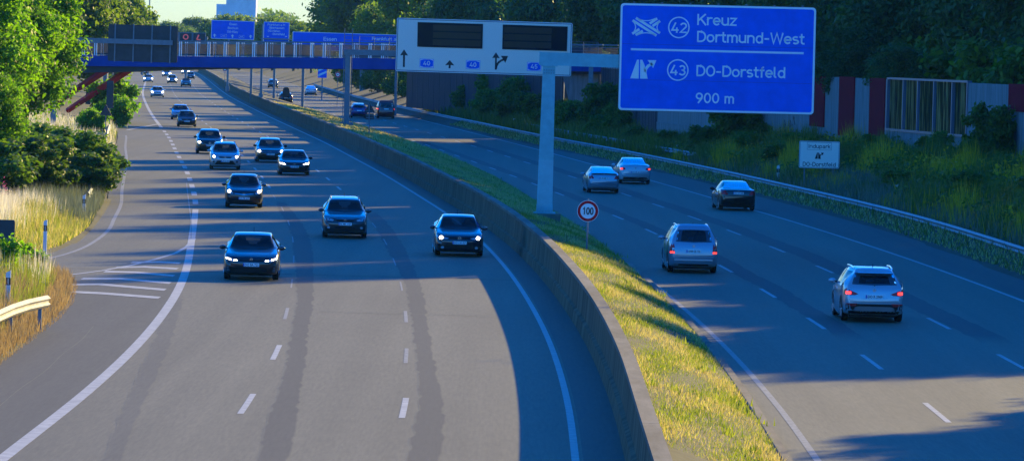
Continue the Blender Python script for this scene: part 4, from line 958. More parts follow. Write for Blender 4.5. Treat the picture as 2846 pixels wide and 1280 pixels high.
# right, beyond the bridge
for k, X, Y, s_, lb in (('mid_a',-30.0,880,1.6,'tall tree right of the bright sky gap'),('mid_b',-24.5,840,1.75,'broad tall tree behind the long blue sign'),('mid_a',-19,820,1.6,'tall tree above the right end of the long blue sign'),('mid_b',-27,930,1.5,'tree behind the tall one by the sky gap'),
        ('mid_a',-13.5,720,1.5,'tree above the left end of the display sign'),('mid_b',-8.5,640,1.4,'tree behind the left half of the display sign'),('dark_a',-4.0,560,1.45,'dark tree over the display sign centre'),('dark_b',1.8,545,1.5,'dark tree over the right display'),
        ('dark_c',5.5,520,1.4,'dark spreading tree behind the bridge abutment'),('dark_a',10.5,500,1.5,'dark tree right of the abutment'),('dark_b',13.5,470,1.5,'dark tree behind the ribbed barrier'),('dark_c',17.5,485,1.6,'dark tree far behind the cantilever beam'),
        ('mid_b',-20,760,1.1,'shorter tree over the long blue sign'),('dark_c',-9.5,600,1.0,'low dark tree left of the display sign'),('dark_a',9,560,1.7,'high dark tree at the back over the abutment')):
    tree(k, X, Y, s_, lb, 'trees right of the motorway by the bridge')
# right, behind the noise wall (also out of frame to the right, where they shade the road)
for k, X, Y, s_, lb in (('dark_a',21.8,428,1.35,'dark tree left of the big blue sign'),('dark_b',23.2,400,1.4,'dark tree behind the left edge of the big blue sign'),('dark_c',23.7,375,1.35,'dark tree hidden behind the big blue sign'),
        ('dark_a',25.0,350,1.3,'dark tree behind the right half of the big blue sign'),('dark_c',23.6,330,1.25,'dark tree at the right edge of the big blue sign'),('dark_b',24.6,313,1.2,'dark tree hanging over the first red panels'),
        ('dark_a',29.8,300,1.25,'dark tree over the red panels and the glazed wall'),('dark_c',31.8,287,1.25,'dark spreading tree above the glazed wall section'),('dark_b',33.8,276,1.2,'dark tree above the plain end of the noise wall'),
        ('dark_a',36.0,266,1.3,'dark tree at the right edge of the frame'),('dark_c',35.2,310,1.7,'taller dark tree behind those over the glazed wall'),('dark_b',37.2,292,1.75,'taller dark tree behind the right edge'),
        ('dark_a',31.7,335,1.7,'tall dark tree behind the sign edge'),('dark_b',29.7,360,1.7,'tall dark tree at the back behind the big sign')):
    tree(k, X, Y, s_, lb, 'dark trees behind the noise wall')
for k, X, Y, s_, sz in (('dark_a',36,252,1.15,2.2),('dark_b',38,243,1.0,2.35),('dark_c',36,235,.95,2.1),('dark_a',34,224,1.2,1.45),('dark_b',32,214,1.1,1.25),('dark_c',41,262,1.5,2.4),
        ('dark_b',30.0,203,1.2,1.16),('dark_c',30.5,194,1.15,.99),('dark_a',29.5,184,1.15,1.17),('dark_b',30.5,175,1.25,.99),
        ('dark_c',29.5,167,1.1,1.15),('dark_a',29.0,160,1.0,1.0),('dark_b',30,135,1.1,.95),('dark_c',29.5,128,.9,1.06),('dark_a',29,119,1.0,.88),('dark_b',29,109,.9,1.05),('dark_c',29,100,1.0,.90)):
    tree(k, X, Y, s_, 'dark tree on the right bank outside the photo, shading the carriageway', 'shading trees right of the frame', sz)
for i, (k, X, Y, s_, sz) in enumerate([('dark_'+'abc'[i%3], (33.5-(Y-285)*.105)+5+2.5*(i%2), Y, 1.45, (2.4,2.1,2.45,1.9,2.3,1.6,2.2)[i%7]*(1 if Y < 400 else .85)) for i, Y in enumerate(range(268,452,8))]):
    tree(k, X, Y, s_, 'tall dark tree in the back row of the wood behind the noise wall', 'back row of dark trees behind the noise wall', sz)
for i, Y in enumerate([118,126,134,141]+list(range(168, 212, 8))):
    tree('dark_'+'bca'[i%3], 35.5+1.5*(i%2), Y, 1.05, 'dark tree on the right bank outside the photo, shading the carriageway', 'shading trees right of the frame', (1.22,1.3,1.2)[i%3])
for X, Y, s_, lb in ((wA+wBs*322+1.6,322,.62,'low branches of a dark tree hanging over the left red panel'),(wA+wBs*310+1.5,310,.66,'dark foliage hanging over the wall between the red panels'),(wA+wBs*298+1.9,298,.55,'dark foliage drooping onto the right red panel')):
    tree('dark_b', X, Y, s_, lb, 'low trees right behind the noise wall', s_*.8, z=3.6)
# ivy and shrubs at the noise wall
for X, Y, s_, lb in ((onw_raw(2110,380)[0]-.9,onw_raw(2110,380)[1],1.35,'tall dark ivy bush against the noise wall below the big sign'),(onw_raw(2672,420)[0]-1.2,onw_raw(2672,420)[1]-1,.5,'dark shrub growing in front of the wall graffiti'),(onw_raw(2815,400)[0]-1.2,onw_raw(2815,400)[1],.95,'tall dark shrub covering the wall at the right edge')):
    tree('bush_b', X, Y, s_, lb, 'shrubs at the noise wall', s_*1.15, 'bush')
for i, (X, Y, s_) in enumerate([(c(Y)+guard_off(Y)+du, Y, s_) for Y, du, s_ in ((352,2.0,.45),(372,2.2,.5),(390,3,.8),(395,2.4,.7),(408,3.8,1.2),(420,2.5,1.0),(432,3.4,.7),(440,2.2,.7),(455,3.0,.8),(468,2.4,1.1),(480,3.5,1.2),(492,2.4,1.1),(505,3.6,1.3),(520,2.6,1.2),(535,3.5,1.4),(550,2.6,1.2),(570,3.2,1.4),(590,2.6,1.4),(610,3.4,1.5),(640,3,1.5),(670,3.2,1.6),(700,3,1.6),(740,3.2,1.8),(780,3,1.8))]):
    tree('bush_a' if i % 2 else 'bush_b', X, Y, s_, 'dark shrub in the row behind the guard rail under the noise barriers', 'shrubs behind the right guard rail', name='bush')

for Y, du, s_ in ((232,3,.5),(241,6,.42),(252,2.5,.4),(262,8,.55),(286,4,.5),(292,7,.45),(300,2.5,.5),(309,5,.55),(318,3,.6),(326,5.5,.5),(334,2.5,.7),(340,5,.8),(225,5,.4),(280,8.5,.5)):
    tree('bush_a' if int(Y) % 2 else 'bush_b', c(Y)+guard_off(Y)+du, Y, s_*1.2, 'small dark shrub among the weeds of the right bank', 'small shrubs on the right bank', s_*.9, 'bush')
for i in range(13):
    X_, Y_ = wA+wBs*(246+8*i)+5.2, 246+8*i
    tree('bush_b', X_, Y_, 2.1, 'dark undergrowth bush hidden behind the noise wall', 'undergrowth behind the noise wall', 2.2, 'bush')
# grasses and weeds
def blades(name, P, hgt, wid, mat_, lean=.35, k='stuff', label=None):
    N = len(P); g = rg; a = g.random(N)*6.283; l_ = lean*g.random(N); la = g.random(N)*6.283
    w_ = wid*(.6+.8*g.random(N)); dx, dy = np.cos(a)*w_/2, np.sin(a)*w_/2
    V = np.zeros((N,3,3)); V[:,0] = P; V[:,1] = P; V[:,2] = P
    V[:,0,0] -= dx; V[:,0,1] -= dy; V[:,1,0] += dx; V[:,1,1] += dy
    V[:,2,0] += np.cos(la)*l_*hgt; V[:,2,1] += np.sin(la)*l_*hgt; V[:,2,2] += hgt
    o = mesh_np(name, V.reshape(-1,3), np.arange(3*N).reshape(N,3), mat_); struct(o, 'stuff')
    o['label'] = label or name; o['category'] = 'grass'; return o
G_ = {'straw': leafmat('straw_grass', (.66,.60,.40), (.92,.88,.72), .4, (1.15,1.1,.95), .0), 'dry': leafmat('dry_grass', (.36,.31,.10), (.70,.63,.28), .4, (1.5,1.4,.7), 0),
      'green': leafmat('green_grass', (.09,.15,.018), (.28,.33,.055), .42, (2.0,1.9,.5), 0), 'weed': leafmat('dark_weeds', (.055,.10,.02), (.17,.20,.035), .3, (2,1.9,.5), 0), 'gold': leafmat('goldenrod', (.38,.27,.018), (.70,.46,.025), .3, (1.6,1.5,.5), 0),
      'pale': leafmat('pale_weeds', (.10,.13,.08), (.22,.24,.16), .3, (1.4,1.4,1), 0)}
def vz(f, X, Y): return np.array([f(x, y) for x, y in zip(X, Y)])
def nz(X, Y, s=1.0): return np.sin(X*1.7*s+Y*.33*s)+np.sin(Y*.61*s-X*.9*s)+.7*np.sin(X*3.1*s+1+Y*.17*s)
def pts(N, fY, fX):
    Y = fY(N); X = np.array([fX(y, r) for y, r in zip(Y, rg.random(N))]); return X, Y
# median
def med(N, y0, y1):
    Y = y0+(y1-y0)*rg.random(N); t = rg.random(N)*.99
    X = np.array([c(y)+.27+(kerb_off(y)-.18-.27)*q for y, q in zip(Y, t)]); Z = np.array([medz(y, q) for y, q in zip(Y, t)])
    return np.stack([X, Y, Z-.03], 1)
for N, y0, y1, h_, w_ in ((60000,84,210,.11,.022),(34000,210,330,.13,.04),(20000,330,560,.2,.08)):
    P = med(N, y0, y1); s_ = nz(P[:,0], P[:,1]); hh = h_*(.4+.9*rg.random(N))*(1+.25*s_/2)
    dry = s_+rg.normal(size=N)*1.2 > (.25 if y0 < 200 else -1.1)
    blades('median_green_grass', P[~dry], hh[~dry], w_, G_['green'], .8, label='short green grass on the median')
    blades('median_dry_grass', P[dry], hh[dry], w_, G_['dry'], .8, label='dry yellow grass on the median')
P = med(320, 88, 420); nn_ = nz(P[:,0]*1.3, P[:,1]); P = P[nn_ > .6]; P = np.repeat(P, 26, 0)+rg.normal(size=(len(P)*26,3))*np.array([.14,.3,.02])
blades('median_weed_tufts', P, .08+.16*rg.random(len(P)), .04, G_['green'], .5, label='taller green weed tufts on the median')
# left bank: tall pale grass, greener skirt, far slope
N = 36000; Y = 170.5+42*rg.random(N)**.85; e = rg.random(N)**1.1*11; X = np.array([ll(y) for y in Y])-.75-e
Z = vz(gz, X, Y); pale_ = (e+rg.normal(size=N)*.5 > 2.3) & (Y+rg.normal(size=N)*4 > 185)
pale_ &= ~((nz(X*1.3+2, Y*.7) > 1.5) & (rg.random(N) < .6)); hh = np.where(pale_, (.6+.55*rg.random(N))*np.clip(1+.22*nz(X*1.1, Y*.9), .6, 1.4), .25+.4*rg.random(N)*np.clip(e, .5, 2))
P = np.stack([X, Y, Z-.05], 1); bl_ = (~pale_) & (rg.random(N) < .5)
blades('tall_pale_grass', P[pale_], hh[pale_], .035, G_['straw'], .3, label='tall pale straw grass on the left bank')
blades('roadside_dry_grass', P[~pale_ & ~bl_], hh[~pale_ & ~bl_], .035, G_['dry'], .5, label='short dry grass along the slip road'); blades('roadside_green_grass', P[bl_], hh[bl_], .035, G_['green'], .6, label='short green grass along the slip road')
N = 22000; Y = 266+170*rg.random(N); e = rg.random(N)*13; X = np.array([ll(y) for y in Y])-.7-e; P = np.stack([X, Y, vz(gz, X, Y)-.05], 1); q_ = rg.random(N) < .5
blades('slope_green_grass', P[q_], .3+.5*rg.random(q_.sum()), .07, G_['green'], .5, label='green grass on the left slope before the bridge'); blades('slope_pale_grass', P[~q_], .4+.6*rg.random((~q_).sum()), .06, G_['straw'], .4, label='pale grass on the left slope before the bridge')
# near island
N = 30000; Y = 100+66*rg.random(N); tt_ = rg.random(N)**1.3*6.0; X = np.array([GB(y) for y in Y])+.12-tt_
ok = X > np.array([rampR(y) for y in Y])-.05; X, Y, tt_ = X[ok], Y[ok], tt_[ok]; P = np.stack([X, Y, vz(gz, X, Y)-.04], 1); N = len(X)
hh = np.minimum(.25+tt_*.35, .75)*(.6+.7*rg.random(N)); q_ = (nz(X*.8, Y*.8)+rg.normal(size=N) > -.7) & (tt_ > .7)
G_['tan'] = leafmat('tan_grass', (.24,.16,.075), (.50,.38,.20), .35, (1.3,1.2,.8), 0)
blades('island_dry_grass', P[~q_], hh[~q_], .026, G_['tan'], .5, label='dry grass edging the near verge'); blades('island_green_grass', P[q_], hh[q_], .03, G_['green'], .5, label='green weeds on the near verge')
q_ = (Y > 148) & (tt_ > .8) & (rg.random(N) < .14); blades('island_pale_grass', P[q_], .7+.5*rg.random(q_.sum()), .03, G_['straw'], .25, label='tall pale grass heads on the near verge')
for X, Y, s_, lb in ((-15.6,151,.62,'small bright bush on the near verge by the marker post'),(-17.0,147,.75,'small bright bush at the left edge on the near verge'),(-15.4,158,.55,'low leafy bush at the tip of the near verge')):
    tree('bush_l', X, Y, s_, lb, 'small bushes on the near verge', name='bush')
# right bank
def low_near_sign(P, h):
    d = (np.abs(P[:,0]-15.6) < 3.2) & (P[:,1] > 240) & (P[:,1] < 275); return np.where(d, h*.35, h)
def bank(N, y0, y1, e0, e1):
    Y = y0+(y1-y0)*rg.random(N); X = np.array([c(y)+guard_off(y)+e0+(min(e1, max(2, wA+wBs*y-c(y)-guard_off(y)) if y < 366 else e1)-e0)*r for y, r in zip(Y, rg.random(N))])
    return np.stack([X, Y, vz(gz, X, Y)-.04], 1)
P = bank(60000, 150, 345, .5, 12); s_ = nz(P[:,0]*.5, P[:,1]*.4)+rg.normal(size=len(P))*.6; g_ = s_ > .75
cl_ = np.clip(1+.55*nz(P[:,0]*.9+3, P[:,1]*.8), .35, 2)
blades('bank_weeds', P[~g_], low_near_sign(P[~g_], cl_[~g_]*(.35+.6*rg.random((~g_).sum()))), .06, G_['weed'], .5, label='dark green weeds on the right bank'); blades('bank_goldenrod', P[g_], low_near_sign(P[g_], cl_[g_]*(.5+.55*rg.random(g_.sum()))), .06, G_['gold'], .4, label='yellowish goldenrod on the right bank')
P = bank(26000, 345, 560, .3, 9); blades('far_bank_weeds', P, .5+.7*rg.random(len(P)), .12, G_['weed'], .5, label='dark weeds on the far right bank')
P = bank(9000, 150, 330, .2, 3.2); blades('bank_pale_weeds', P, .5+.4*rg.random(len(P)), .04, G_['pale'], .4, label='pale weeds right behind the guard rail')
P = bank(16000, 150, 500, -1.3, .3); blades('verge_grass', P, .08+.15*rg.random(len(P)), .05, G_['dry'], .6, label='short dry grass under the right guard rail')
P = bank(9000, 150, 500, -1.3, .3); blades('verge_green_grass', P, .12+.25*rg.random(len(P)), .05, G_['weed'], .6, label='short green grass under the right guard rail')
def weedclumps(N, y0, y1, leaf, mat_, nm, lb, sel):
    P = bank(N, y0, y1, 1.2, 12); P = P[~((np.abs(P[:,0]-15.6) < 3.2) & (P[:,1] > 240) & (P[:,1] < 275))]; P = P[sel(nz(P[:,0]*.5, P[:,1]*.4))]; P = np.repeat(P, 22, 0); n_ = len(P)
    P = P+rg.normal(size=(n_,3))*np.array([.35,.6,.22])+np.array([0,0,.5]); nor = rg.normal(size=(n_,3))+np.array([0,0,.6]); nor /= np.linalg.norm(nor,axis=1)[:,None]
    a = np.cross(nor, rg.normal(size=(n_,3))); a /= np.linalg.norm(a,axis=1)[:,None]; b = np.cross(nor,a); s = leaf*(.6+.8*rg.random(n_))[:,None]
    o = mesh_np(nm, np.stack([P-a*s, P-b*s*.5, P+a*s, P+b*s*.5],1).reshape(-1,3), np.arange(4*n_).reshape(n_,4), mat_); struct(o, 'stuff'); o['label'] = lb; o['category'] = 'weeds'
weedclumps(1400, 160, 345, .13, G_['weed'], 'bank_leafy_weeds', 'leafy dark weeds on the right bank', lambda s: s < .9)
weedclumps(900, 160, 345, .10, G_['gold'], 'bank_yellow_flowers', 'yellow flower heads on the right bank', lambda s: s > .5)
# far-off wood closing the view
N = 60000; X = -420+520*rg.random(N); Y = 2050+300*rg.random(N); top = 13+5*np.sin(X*.05)+3*np.sin(X*.17+1)+2*np.sin(X*.41); Z = top*rg.random(N)**.6
a = rg.normal(size=(N,3)); a /= np.linalg.norm(a,axis=1)[:,None]; b = np.cross(a, rg.normal(size=(N,3))); b /= np.linalg.norm(b,axis=1)[:,None]; P = np.stack([X,Y,Z],1)
o = struct(mesh_np('far_wood', np.stack([P-a*1.1,P-b*.7,P+a*1.1,P+b*.7],1).reshape(-1,3), np.arange(4*N).reshape(N,4), LF['mid']), 'stuff'); o['label'] = 'far-off wood closing the horizon'; o['category'] = 'wood'
N = 9000; Y = 205+50*rg.random(N); X = np.array([ll(y) for y in Y])-.7-3.2*rg.random(N); P = np.stack([X, Y, vz(gz, X, Y)-.05], 1)
blades('verge_grey_grass', P, .35+.6*rg.random(N), .04, G_['pale'], .35, label='grey green grass by the short guard rail')  # grey tone puts the shade on this grass into its colour
# pink flower spikes
pf = leafmat('pink_flowers', (.35,.05,.16), (.55,.12,.28), .4, (1.3,1,1.1), 0)
P0 = np.array([[-21.45+.1*rg.random(), 211+1.5*rg.random(), .35] for _ in range(3)]); P = np.repeat(P0, 14, 0)+rg.normal(size=(42,3))*np.array([.05,.05,.25])+np.array([0,0,.9])
o = blades('pink_flower_spikes', P, np.full(42,.06), .06, pf, .8, label='pink flower spikes in the grass at the left edge'); o['category'] = 'flowers'
# ------------------------------------------------------------------ vehicles
TOP = {
 'hatch': [(0,.40),(.012,.47),(.05,.54),(.14,.605),(.235,.655),(.262,.67),(.42,.965),(.50,1.0),(.70,.99),(.88,.945),(.925,.91),(.982,.67),(.994,.58),(1,.45)],
 'sedan': [(0,.40),(.012,.47),(.05,.54),(.14,.605),(.24,.65),(.268,.665),(.41,.96),(.49,1),(.62,.985),(.70,.94),(.83,.755),(.86,.74),(.968,.715),(.988,.68),(.996,.6),(1,.5)],
 'coupe': [(0,.42),(.012,.48),(.05,.55),(.14,.61),(.24,.655),(.268,.67),(.41,.96),(.49,1),(.62,.98),(.74,.92),(.90,.765),(.955,.735),(.985,.71),(.993,.62),(1,.48)],
 'wagon': [(0,.40),(.012,.47),(.05,.54),(.14,.605),(.24,.65),(.265,.665),(.41,.96),(.49,1),(.80,.985),(.93,.935),(.982,.67),(.994,.6),(1,.45)],
 'suv':   [(0,.42),(.010,.51),(.04,.575),(.14,.63),(.22,.66),(.25,.675),(.40,.965),(.48,1),(.80,.985),(.92,.95),(.975,.69),(.99,.6),(1,.42)],
 'mpv':   [(0,.38),(.012,.45),(.05,.53),(.12,.59),(.17,.635),(.195,.65),(.37,.955),(.47,1),(.80,.99),(.935,.95),(.984,.64),(.994,.55),(1,.40)],
 'van':   [(0,.36),(.010,.42),(.04,.48),(.10,.55),(.15,.585),(.17,.60),(.33,.96),(.42,1),(.90,.995),(.965,.97),(.99,.62),(.996,.5),(1,.38)],
 'open':  [(0,.46),(.012,.54),(.05,.62),(.14,.69),(.24,.735),(.28,.745),(.34,.74),(.60,.735),(.74,.755),(.9,.75),(.965,.72),(.99,.66),(1,.52)]}
BELT = [(0,.36),(.05,.50),(.2,.60),(.3,.635),(.7,.655),(.95,.665),(.99,.56),(1,.42)]
WID = [(0,.76),(.010,.85),(.035,.93),(.08,.975),(.2,1),(.8,1),(.93,.975),(.972,.93),(.990,.875),(1,.82)]
LOW = [(0,.25),(.03,.20),(.12,.17),(.88,.19),(.97,.25),(1,.33)]
def car_body(ty, L, W, Hc, wr=.70):
    top = TOP[ty]; tx, tz = [p[0] for p in top], [p[1]*Hc for p in top]
    bx_, bz_ = [p[0] for p in BELT], [p[1]*Hc for p in BELT]
    wx, ww = [p[0] for p in WID], [p[1]*W/2 for p in WID]
    lx, lz = [p[0] for p in LOW], [p[1] for p in LOW]
    rear = .84 if ty != 'sedan' else .86
    if ty in ('sedan', 'coupe'): WT = [(0,.84),(.24,.88),(.42,wr),(.62,wr-.01),(.72,wr-.02),(.85,.84),(1,.82)]
    elif ty == 'open': WT = [(0,.84),(.24,.88),(.5,.90),(.9,.88),(1,.82)]
    else: WT = [(0,.84),(.235,.88),(.42,wr),(.62,wr-.005),(.92,wr-.035),(.985,.86),(1,.82)]
    vx, vw = [p[0] for p in WT], [p[1]*W/2 for p in WT]
    S = sorted(set([0,.004,.010,.02,.035,.05,.08]+[.11+.03*i for i in range(27)]+[.92,.94,.955,.968,.978,.986,.992,.997,1]))
    V = []; K = 0
    for s in S:
        zt, zb, zl, w_, wt = interp(s,tx,tz), interp(s,bx_,bz_), interp(s,lx,lz), interp(s,wx,ww), interp(s,vx,vw)
        zb = min(zb, zt-.02); d = max(zt-zb, .02); wt = min(wt, w_)
        q = [(0,zl),(.8*w_,zl),(.955*w_,zl+.05),(.985*w_,zl+.16),(w_,zl+.45*(zb-zl)),(.995*w_,zl+.75*(zb-zl)),(.965*w_,zb-.02),(.945*w_,zb+.01*min(1,d*5))]
        for t in (.25,.5,.75): q.append((.945*w_+(wt-.945*w_)*t+.012*math.sin(t*3.14), zb+(zt-.075*min(1,d/.25)-zb)*t))
        q += [(wt, zt-.075*min(1,d/.25)), (wt*.965, zt-.035*min(1,d/.25)), (wt*.88, zt-.012*min(1,d/.25)), (wt*.6, zt-.002), (wt*.3, zt), (0, zt)]
        full = q+[(-x, z) for x, z in q[-2:0:-1]]; K = len(full)
        V += [(x, -L/2+s*L, z) for x, z in full]
    n = len(S); Fc = [(i*K+j, i*K+(j+1)%K, (i+1)*K+(j+1)%K, (i+1)*K+j) for i in range(n-1) for j in range(K)]
    Fc += [tuple(range(K))[::-1], tuple(range((n-1)*K, n*K))]
    return V, Fc
def decal(name, polys, mt, bvh, side, parent, offd=.006, fine=.11, smooth=True):
    bm = bmesh.new()
    for P in polys: bm.faces.new([bm.verts.new((x, 0, z)) for x, z in P])
    bmesh.ops.triangulate(bm, faces=bm.faces[:])
    for _ in range(4):
        e = [e for e in bm.edges if e.calc_length() > fine]
        if not e: break
        bmesh.ops.subdivide_edges(bm, edges=e, cuts=1); bmesh.ops.triangulate(bm, faces=[f for f in bm.faces if len(f.verts) > 3])
    for v in bm.verts:
        a, z = v.co.x, v.co.z
        if side == 'F': o, d = Vector((a,-9,z)), Vector((0,1,0))
        elif side == 'R': o, d = Vector((a,9,z)), Vector((0,-1,0))
        elif side == 'SR': o, d = Vector((9,a,z)), Vector((-1,0,0))
        else: o, d = Vector((-9,a,z)), Vector((1,0,0))
        h, nn_, _, _ = bvh.ray_cast(o, d)
        if h is None: h, nn_, _, _ = bvh.find_nearest(o+d*(9-.3))
        if nn_.dot(d) > 0: nn_ = -nn_
        v.co = h+nn_*offd*.6-d*offd*.6
    me = bpy.data.meshes.new(name); bm.to_mesh(me); bm.free(); me.materials.append(mt)
    if smooth:
        for p in me.polygons: p.use_smooth = True
    o = bpy.data.objects.new(name, me); COL.objects.link(o); o.parent = parent; return o
def mir(P): return [(-x, z) for x, z in P[::-1]]
def car(label, ty, L, W, Hc, col, P, end, front=None, rear=None, plate=None, lights=True, rails=False, group=None, cat='car', brake=False, extra=None, dx=0, name='car'):
    """P: ground point under the end of the car nearest the camera; end 'F' shows its front, 'R' its rear"""
    tn = tan_at(P.y); ce = P+tn*(L/2)+Vector((dx,0,0)); yaw = math.atan2(-tn.x, tn.y)
    t = thing(name, label, cat, (ce.x, ce.y, .012), yaw+(0 if end == 'F' else math.pi), group)
    V, Fc = car_body(ty, L, W, Hc); pm = PAINT[col]
    body = mesh('body', V, Fc, pm, t, True)
    bvh = BVHTree.FromPolygons([Vector(v) for v in V], Fc); hw = W/2; h = Hc
    def D(nm, polys, mt, side, offd=.006, par=None): return decal(nm, [[(x*hw if side in 'FR' else x, z*h) for x, z in q] for q in polys], mt, bvh, side, par or t, offd)
    gone = set()
    def inside(x, z, Pq):
        k = False
        for i in range(len(Pq)):
            (x0, z0), (x1, z1) = Pq[i], Pq[i-1]
            if (z0 > z) != (z1 > z) and x < (x1-x0)*(z-z0)/(z1-z0)+x0: k = not k
        return k
    def Gl(nm, poly, sd):                 # a pane, and the opening behind it
        Pq = [(x*hw if sd in 'FR' else x, z*h) for x, z in poly]
        for i, q in enumerate(Fc[:-2]):
            vs = [V[j] for j in q]; cy_ = sum(v[1] for v in vs)/len(vs); cx_ = sum(v[0] for v in vs)/len(vs)
            if (sd == 'F' and cy_ > -.02*L) or (sd == 'R' and cy_ < .1*L) or (sd == 'SR' and cx_ < 0) or (sd == 'SL' and cx_ > 0): continue
            if all(inside(v[0] if sd in 'FR' else v[1], v[2], Pq) for v in vs): gone.add(i)
        return D(nm, [poly], M['glass'], sd)
    # glass
    a0, a1 = {'mpv':(.66,.95),'van':(.61,.94)}.get(ty, (.675,.95))
    if ty != 'open':
        Gl('windscreen', [(-.80,a0+.015),(-.4,a0),(0,a0-.004),(.4,a0),(.80,a0+.015),(.665,a1-.02),(.62,a1),(0,a1+.012),(-.62,a1),(-.665,a1-.02)], 'F')
        r0, r1, rw = {'hatch':(.69,.915,.60),'sedan':(.765,.955,.60),'coupe':(.76,.94,.58),'wagon':(.69,.93,.62),'suv':(.70,.93,.62),'mpv':(.665,.935,.64),'van':(.64,.93,.66)}[ty]
        Gl('rear_window', [(-.73,r0+.01),(0,r0-.006),(.73,r0+.01),(.70,r0+.06),(rw,r1-.01),(0,r1),(-rw,r1-.01),(-.70,r0+.06)], 'R')
        ya, yb = {'sedan':(-.215,.27),'coupe':(-.215,.28)}.get(ty, (-.215,.40)); yc = {'sedan':.20,'coupe':.20}.get(ty, .36)
        if ty in ('mpv','van'): ya -= .06
        for sd in ('SR','SL'):
            Gl('side_window', [(ya*L,.68),(.035*L,.68),(.035*L,.945),(-.06*L,.94),(-.095*L,.915)], sd)
            Gl('side_window', [(.048*L,.68),(yb*L,.69),(yc*L,.925),(.048*L,.945)], sd)
        bm = bmesh.new(); bm.from_mesh(body.data); bm.faces.ensure_lookup_table(); bmesh.ops.delete(bm, geom=[bm.faces[i] for i in gone], context='FACES_ONLY'); bm.to_mesh(body.data); bm.free()
        yf = {'mpv':-.28,'van':-.30}.get(ty, -.215)*L; yr = .26*L if ty in ('sedan','coupe') else .41*L
        b = MB().box(-.82*hw, .82*hw, yf, yr, .58*h, .63*h); b.box(-.56*hw, .56*hw, -.05*L, yr-.06*L, .925*h, .94*h); b.build('cabin_trim', M['trim'], t)
        for x, y in ((-.40,.06*L),(.40,.06*L),(-.44,.24*L),(.44,.24*L)):
            if y > yr-.05*L: continue
            MB().prism(rrect(x*hw-.23, x*hw+.23, .60*h, .79*h, .06)+[], y, y+.10).prism(rrect(x*hw-.12, x*hw+.12, .80*h, .885*h, .04), y+.03, y+.10).build('seat', M['trim'], t)
        if end == 'F': MB().prism(ring(.38*hw, .66*h, .15, .18, 14)[0] if False else rrect(.38*hw-.17, .38*hw+.17, .62*h, .70*h, .03), yf+.16*L, yf+.165*L).build('steering_wheel', M['trim'], t)
    else:
        b = MB(); b.add([(-.72*hw,-.23*L,.73*h),(.72*hw,-.23*L,.73*h),(.58*hw,-.10*L,h),(-.58*hw,-.10*L,h)],[(0,1,2,3)]); b.build('windscreen', M['glassy'], t)
        b = MB(); b.tube([(-.74*hw,-.23*L,.72*h),(-.6*hw,-.10*L,h),(.6*hw,-.10*L,h),(.74*hw,-.23*L,.72*h)], .03, 6); b.build('windscreen_frame', pm, t)
        D('cabin', [[(-.7,.735),(.7,.735),(.7,.74),(-.7,.74)]], M['black'], 'F')
        for x in (-.36,.36):
            b = MB().prism(rrect(x*hw-.22,x*hw+.22,.5*h,.88*h,.06), .05*L, .08*L); b.prism(rrect(x*hw-.12,x*hw+.12,.86*h,1.0*h,.05), .055*L, .075*L); b.build('seat', M['bag'], t)
    # wheels
    r = .315 if Hc < 1.55 else .345
    for sx in (-1, 1):
        for yy_ in (-.5*L+.19*L, .5*L-.19*L):
            x = sx*(hw-.012)
            D('wheel_arch', [[(yy_+(r+.055)*math.cos(q), max(.24/h, (r+.01+(r+.055)*math.sin(q))/h)) for q in [i*math.pi/10 for i in range(11)]]], M['black'], 'SR' if sx > 0 else 'SL', .004)
            wv = MB().lathe_x([(0,-.2*sx),(r*.9,-.2*sx),(r,-.17*sx),(r,-.03*sx),(r*.93,0),(r*.66,0),(r*.64,-.03*sx),(0,-.03*sx)], x, yy_, r).build('wheel', M['tyre'], t, True)
            b = MB()
            for q in range(5):
                an = q*1.2566; b.tube([(x-.012*sx, yy_, r), (x-.006*sx, yy_+r*.62*math.cos(an), r+r*.62*math.sin(an))], [.04,.03], 5)
            b.lathe_x([(r*.66,-.004*sx),(r*.58,-.018*sx)], x, yy_, r); b.build('rim', M['rim'], wv)
    MB().box(-.74*hw,.74*hw,-.44*L,.44*L,.15,.24).build('underbody', M['black'], t)
    # mirrors
    ym = {'mpv':-.24,'van':-.26}.get(ty, -.20)*L
    for sx in (-1, 1):
        bm = bmesh.new(); bmesh.ops.create_icosphere(bm, subdivisions=2, radius=1)
        for v in bm.verts: v.co = Vector((sx*(hw+.075)+v.co.x*.115, ym+v.co.y*.075-.03*(1 if v.co.x*sx > 0 else 0), .69*h+v.co.z*(.078-.014*(v.co.x*sx > .3))))
        me = bpy.data.meshes.new('mirror'); bm.to_mesh(me); bm.free(); me.materials.append(pm if col not in ('black',) else M['black'])
        for p in me.polygons: p.use_smooth = True
        o = bpy.data.objects.new('mirror', me); COL.objects.link(o); o.parent = t
        MB().tube([(sx*(hw-.08), ym+.03, .67*h), (sx*(hw+.05), ym, .68*h)], .025, 5).build('mirror_arm', M['black'], o)
    if rails:
        for sx in (-1, 1): MB().tube([(sx*.64*hw,-.06*L,.985*h),(sx*.65*hw,-.03*L,1.02*h),(sx*.64*hw,.16*L,1.03*h),(sx*.62*hw,.34*L,1.005*h),(sx*.615*hw,.375*L,.975*h)], .022, 6).build('roof_rail', M['chrome'] if rails == 2 else M['rail'], t)
    MB().tube([(0,.30*L,.985*h),(0,.33*L,.985*h+.16)], .008, 4).build('aerial', M['black'], t)
    # front
    f = dict(hl=[(.50,.445),(.56,.425),(.88,.455),(.94,.50),(.92,.535),(.66,.485)], bulb=(.76,.475,.055), grille=[(-.46,.435),(.46,.435),(.50,.462),(-.50,.462)], intake=[(-.62,.20),(.62,.20),(.56,.30),(-.56,.30)], fog=(.70,.245), plate=.345, badge=(.45,.05), chrome=None)
    f.update(front or {})
    f['hl'] = f['hl'] if isinstance(f['hl'], list) else f['hl']
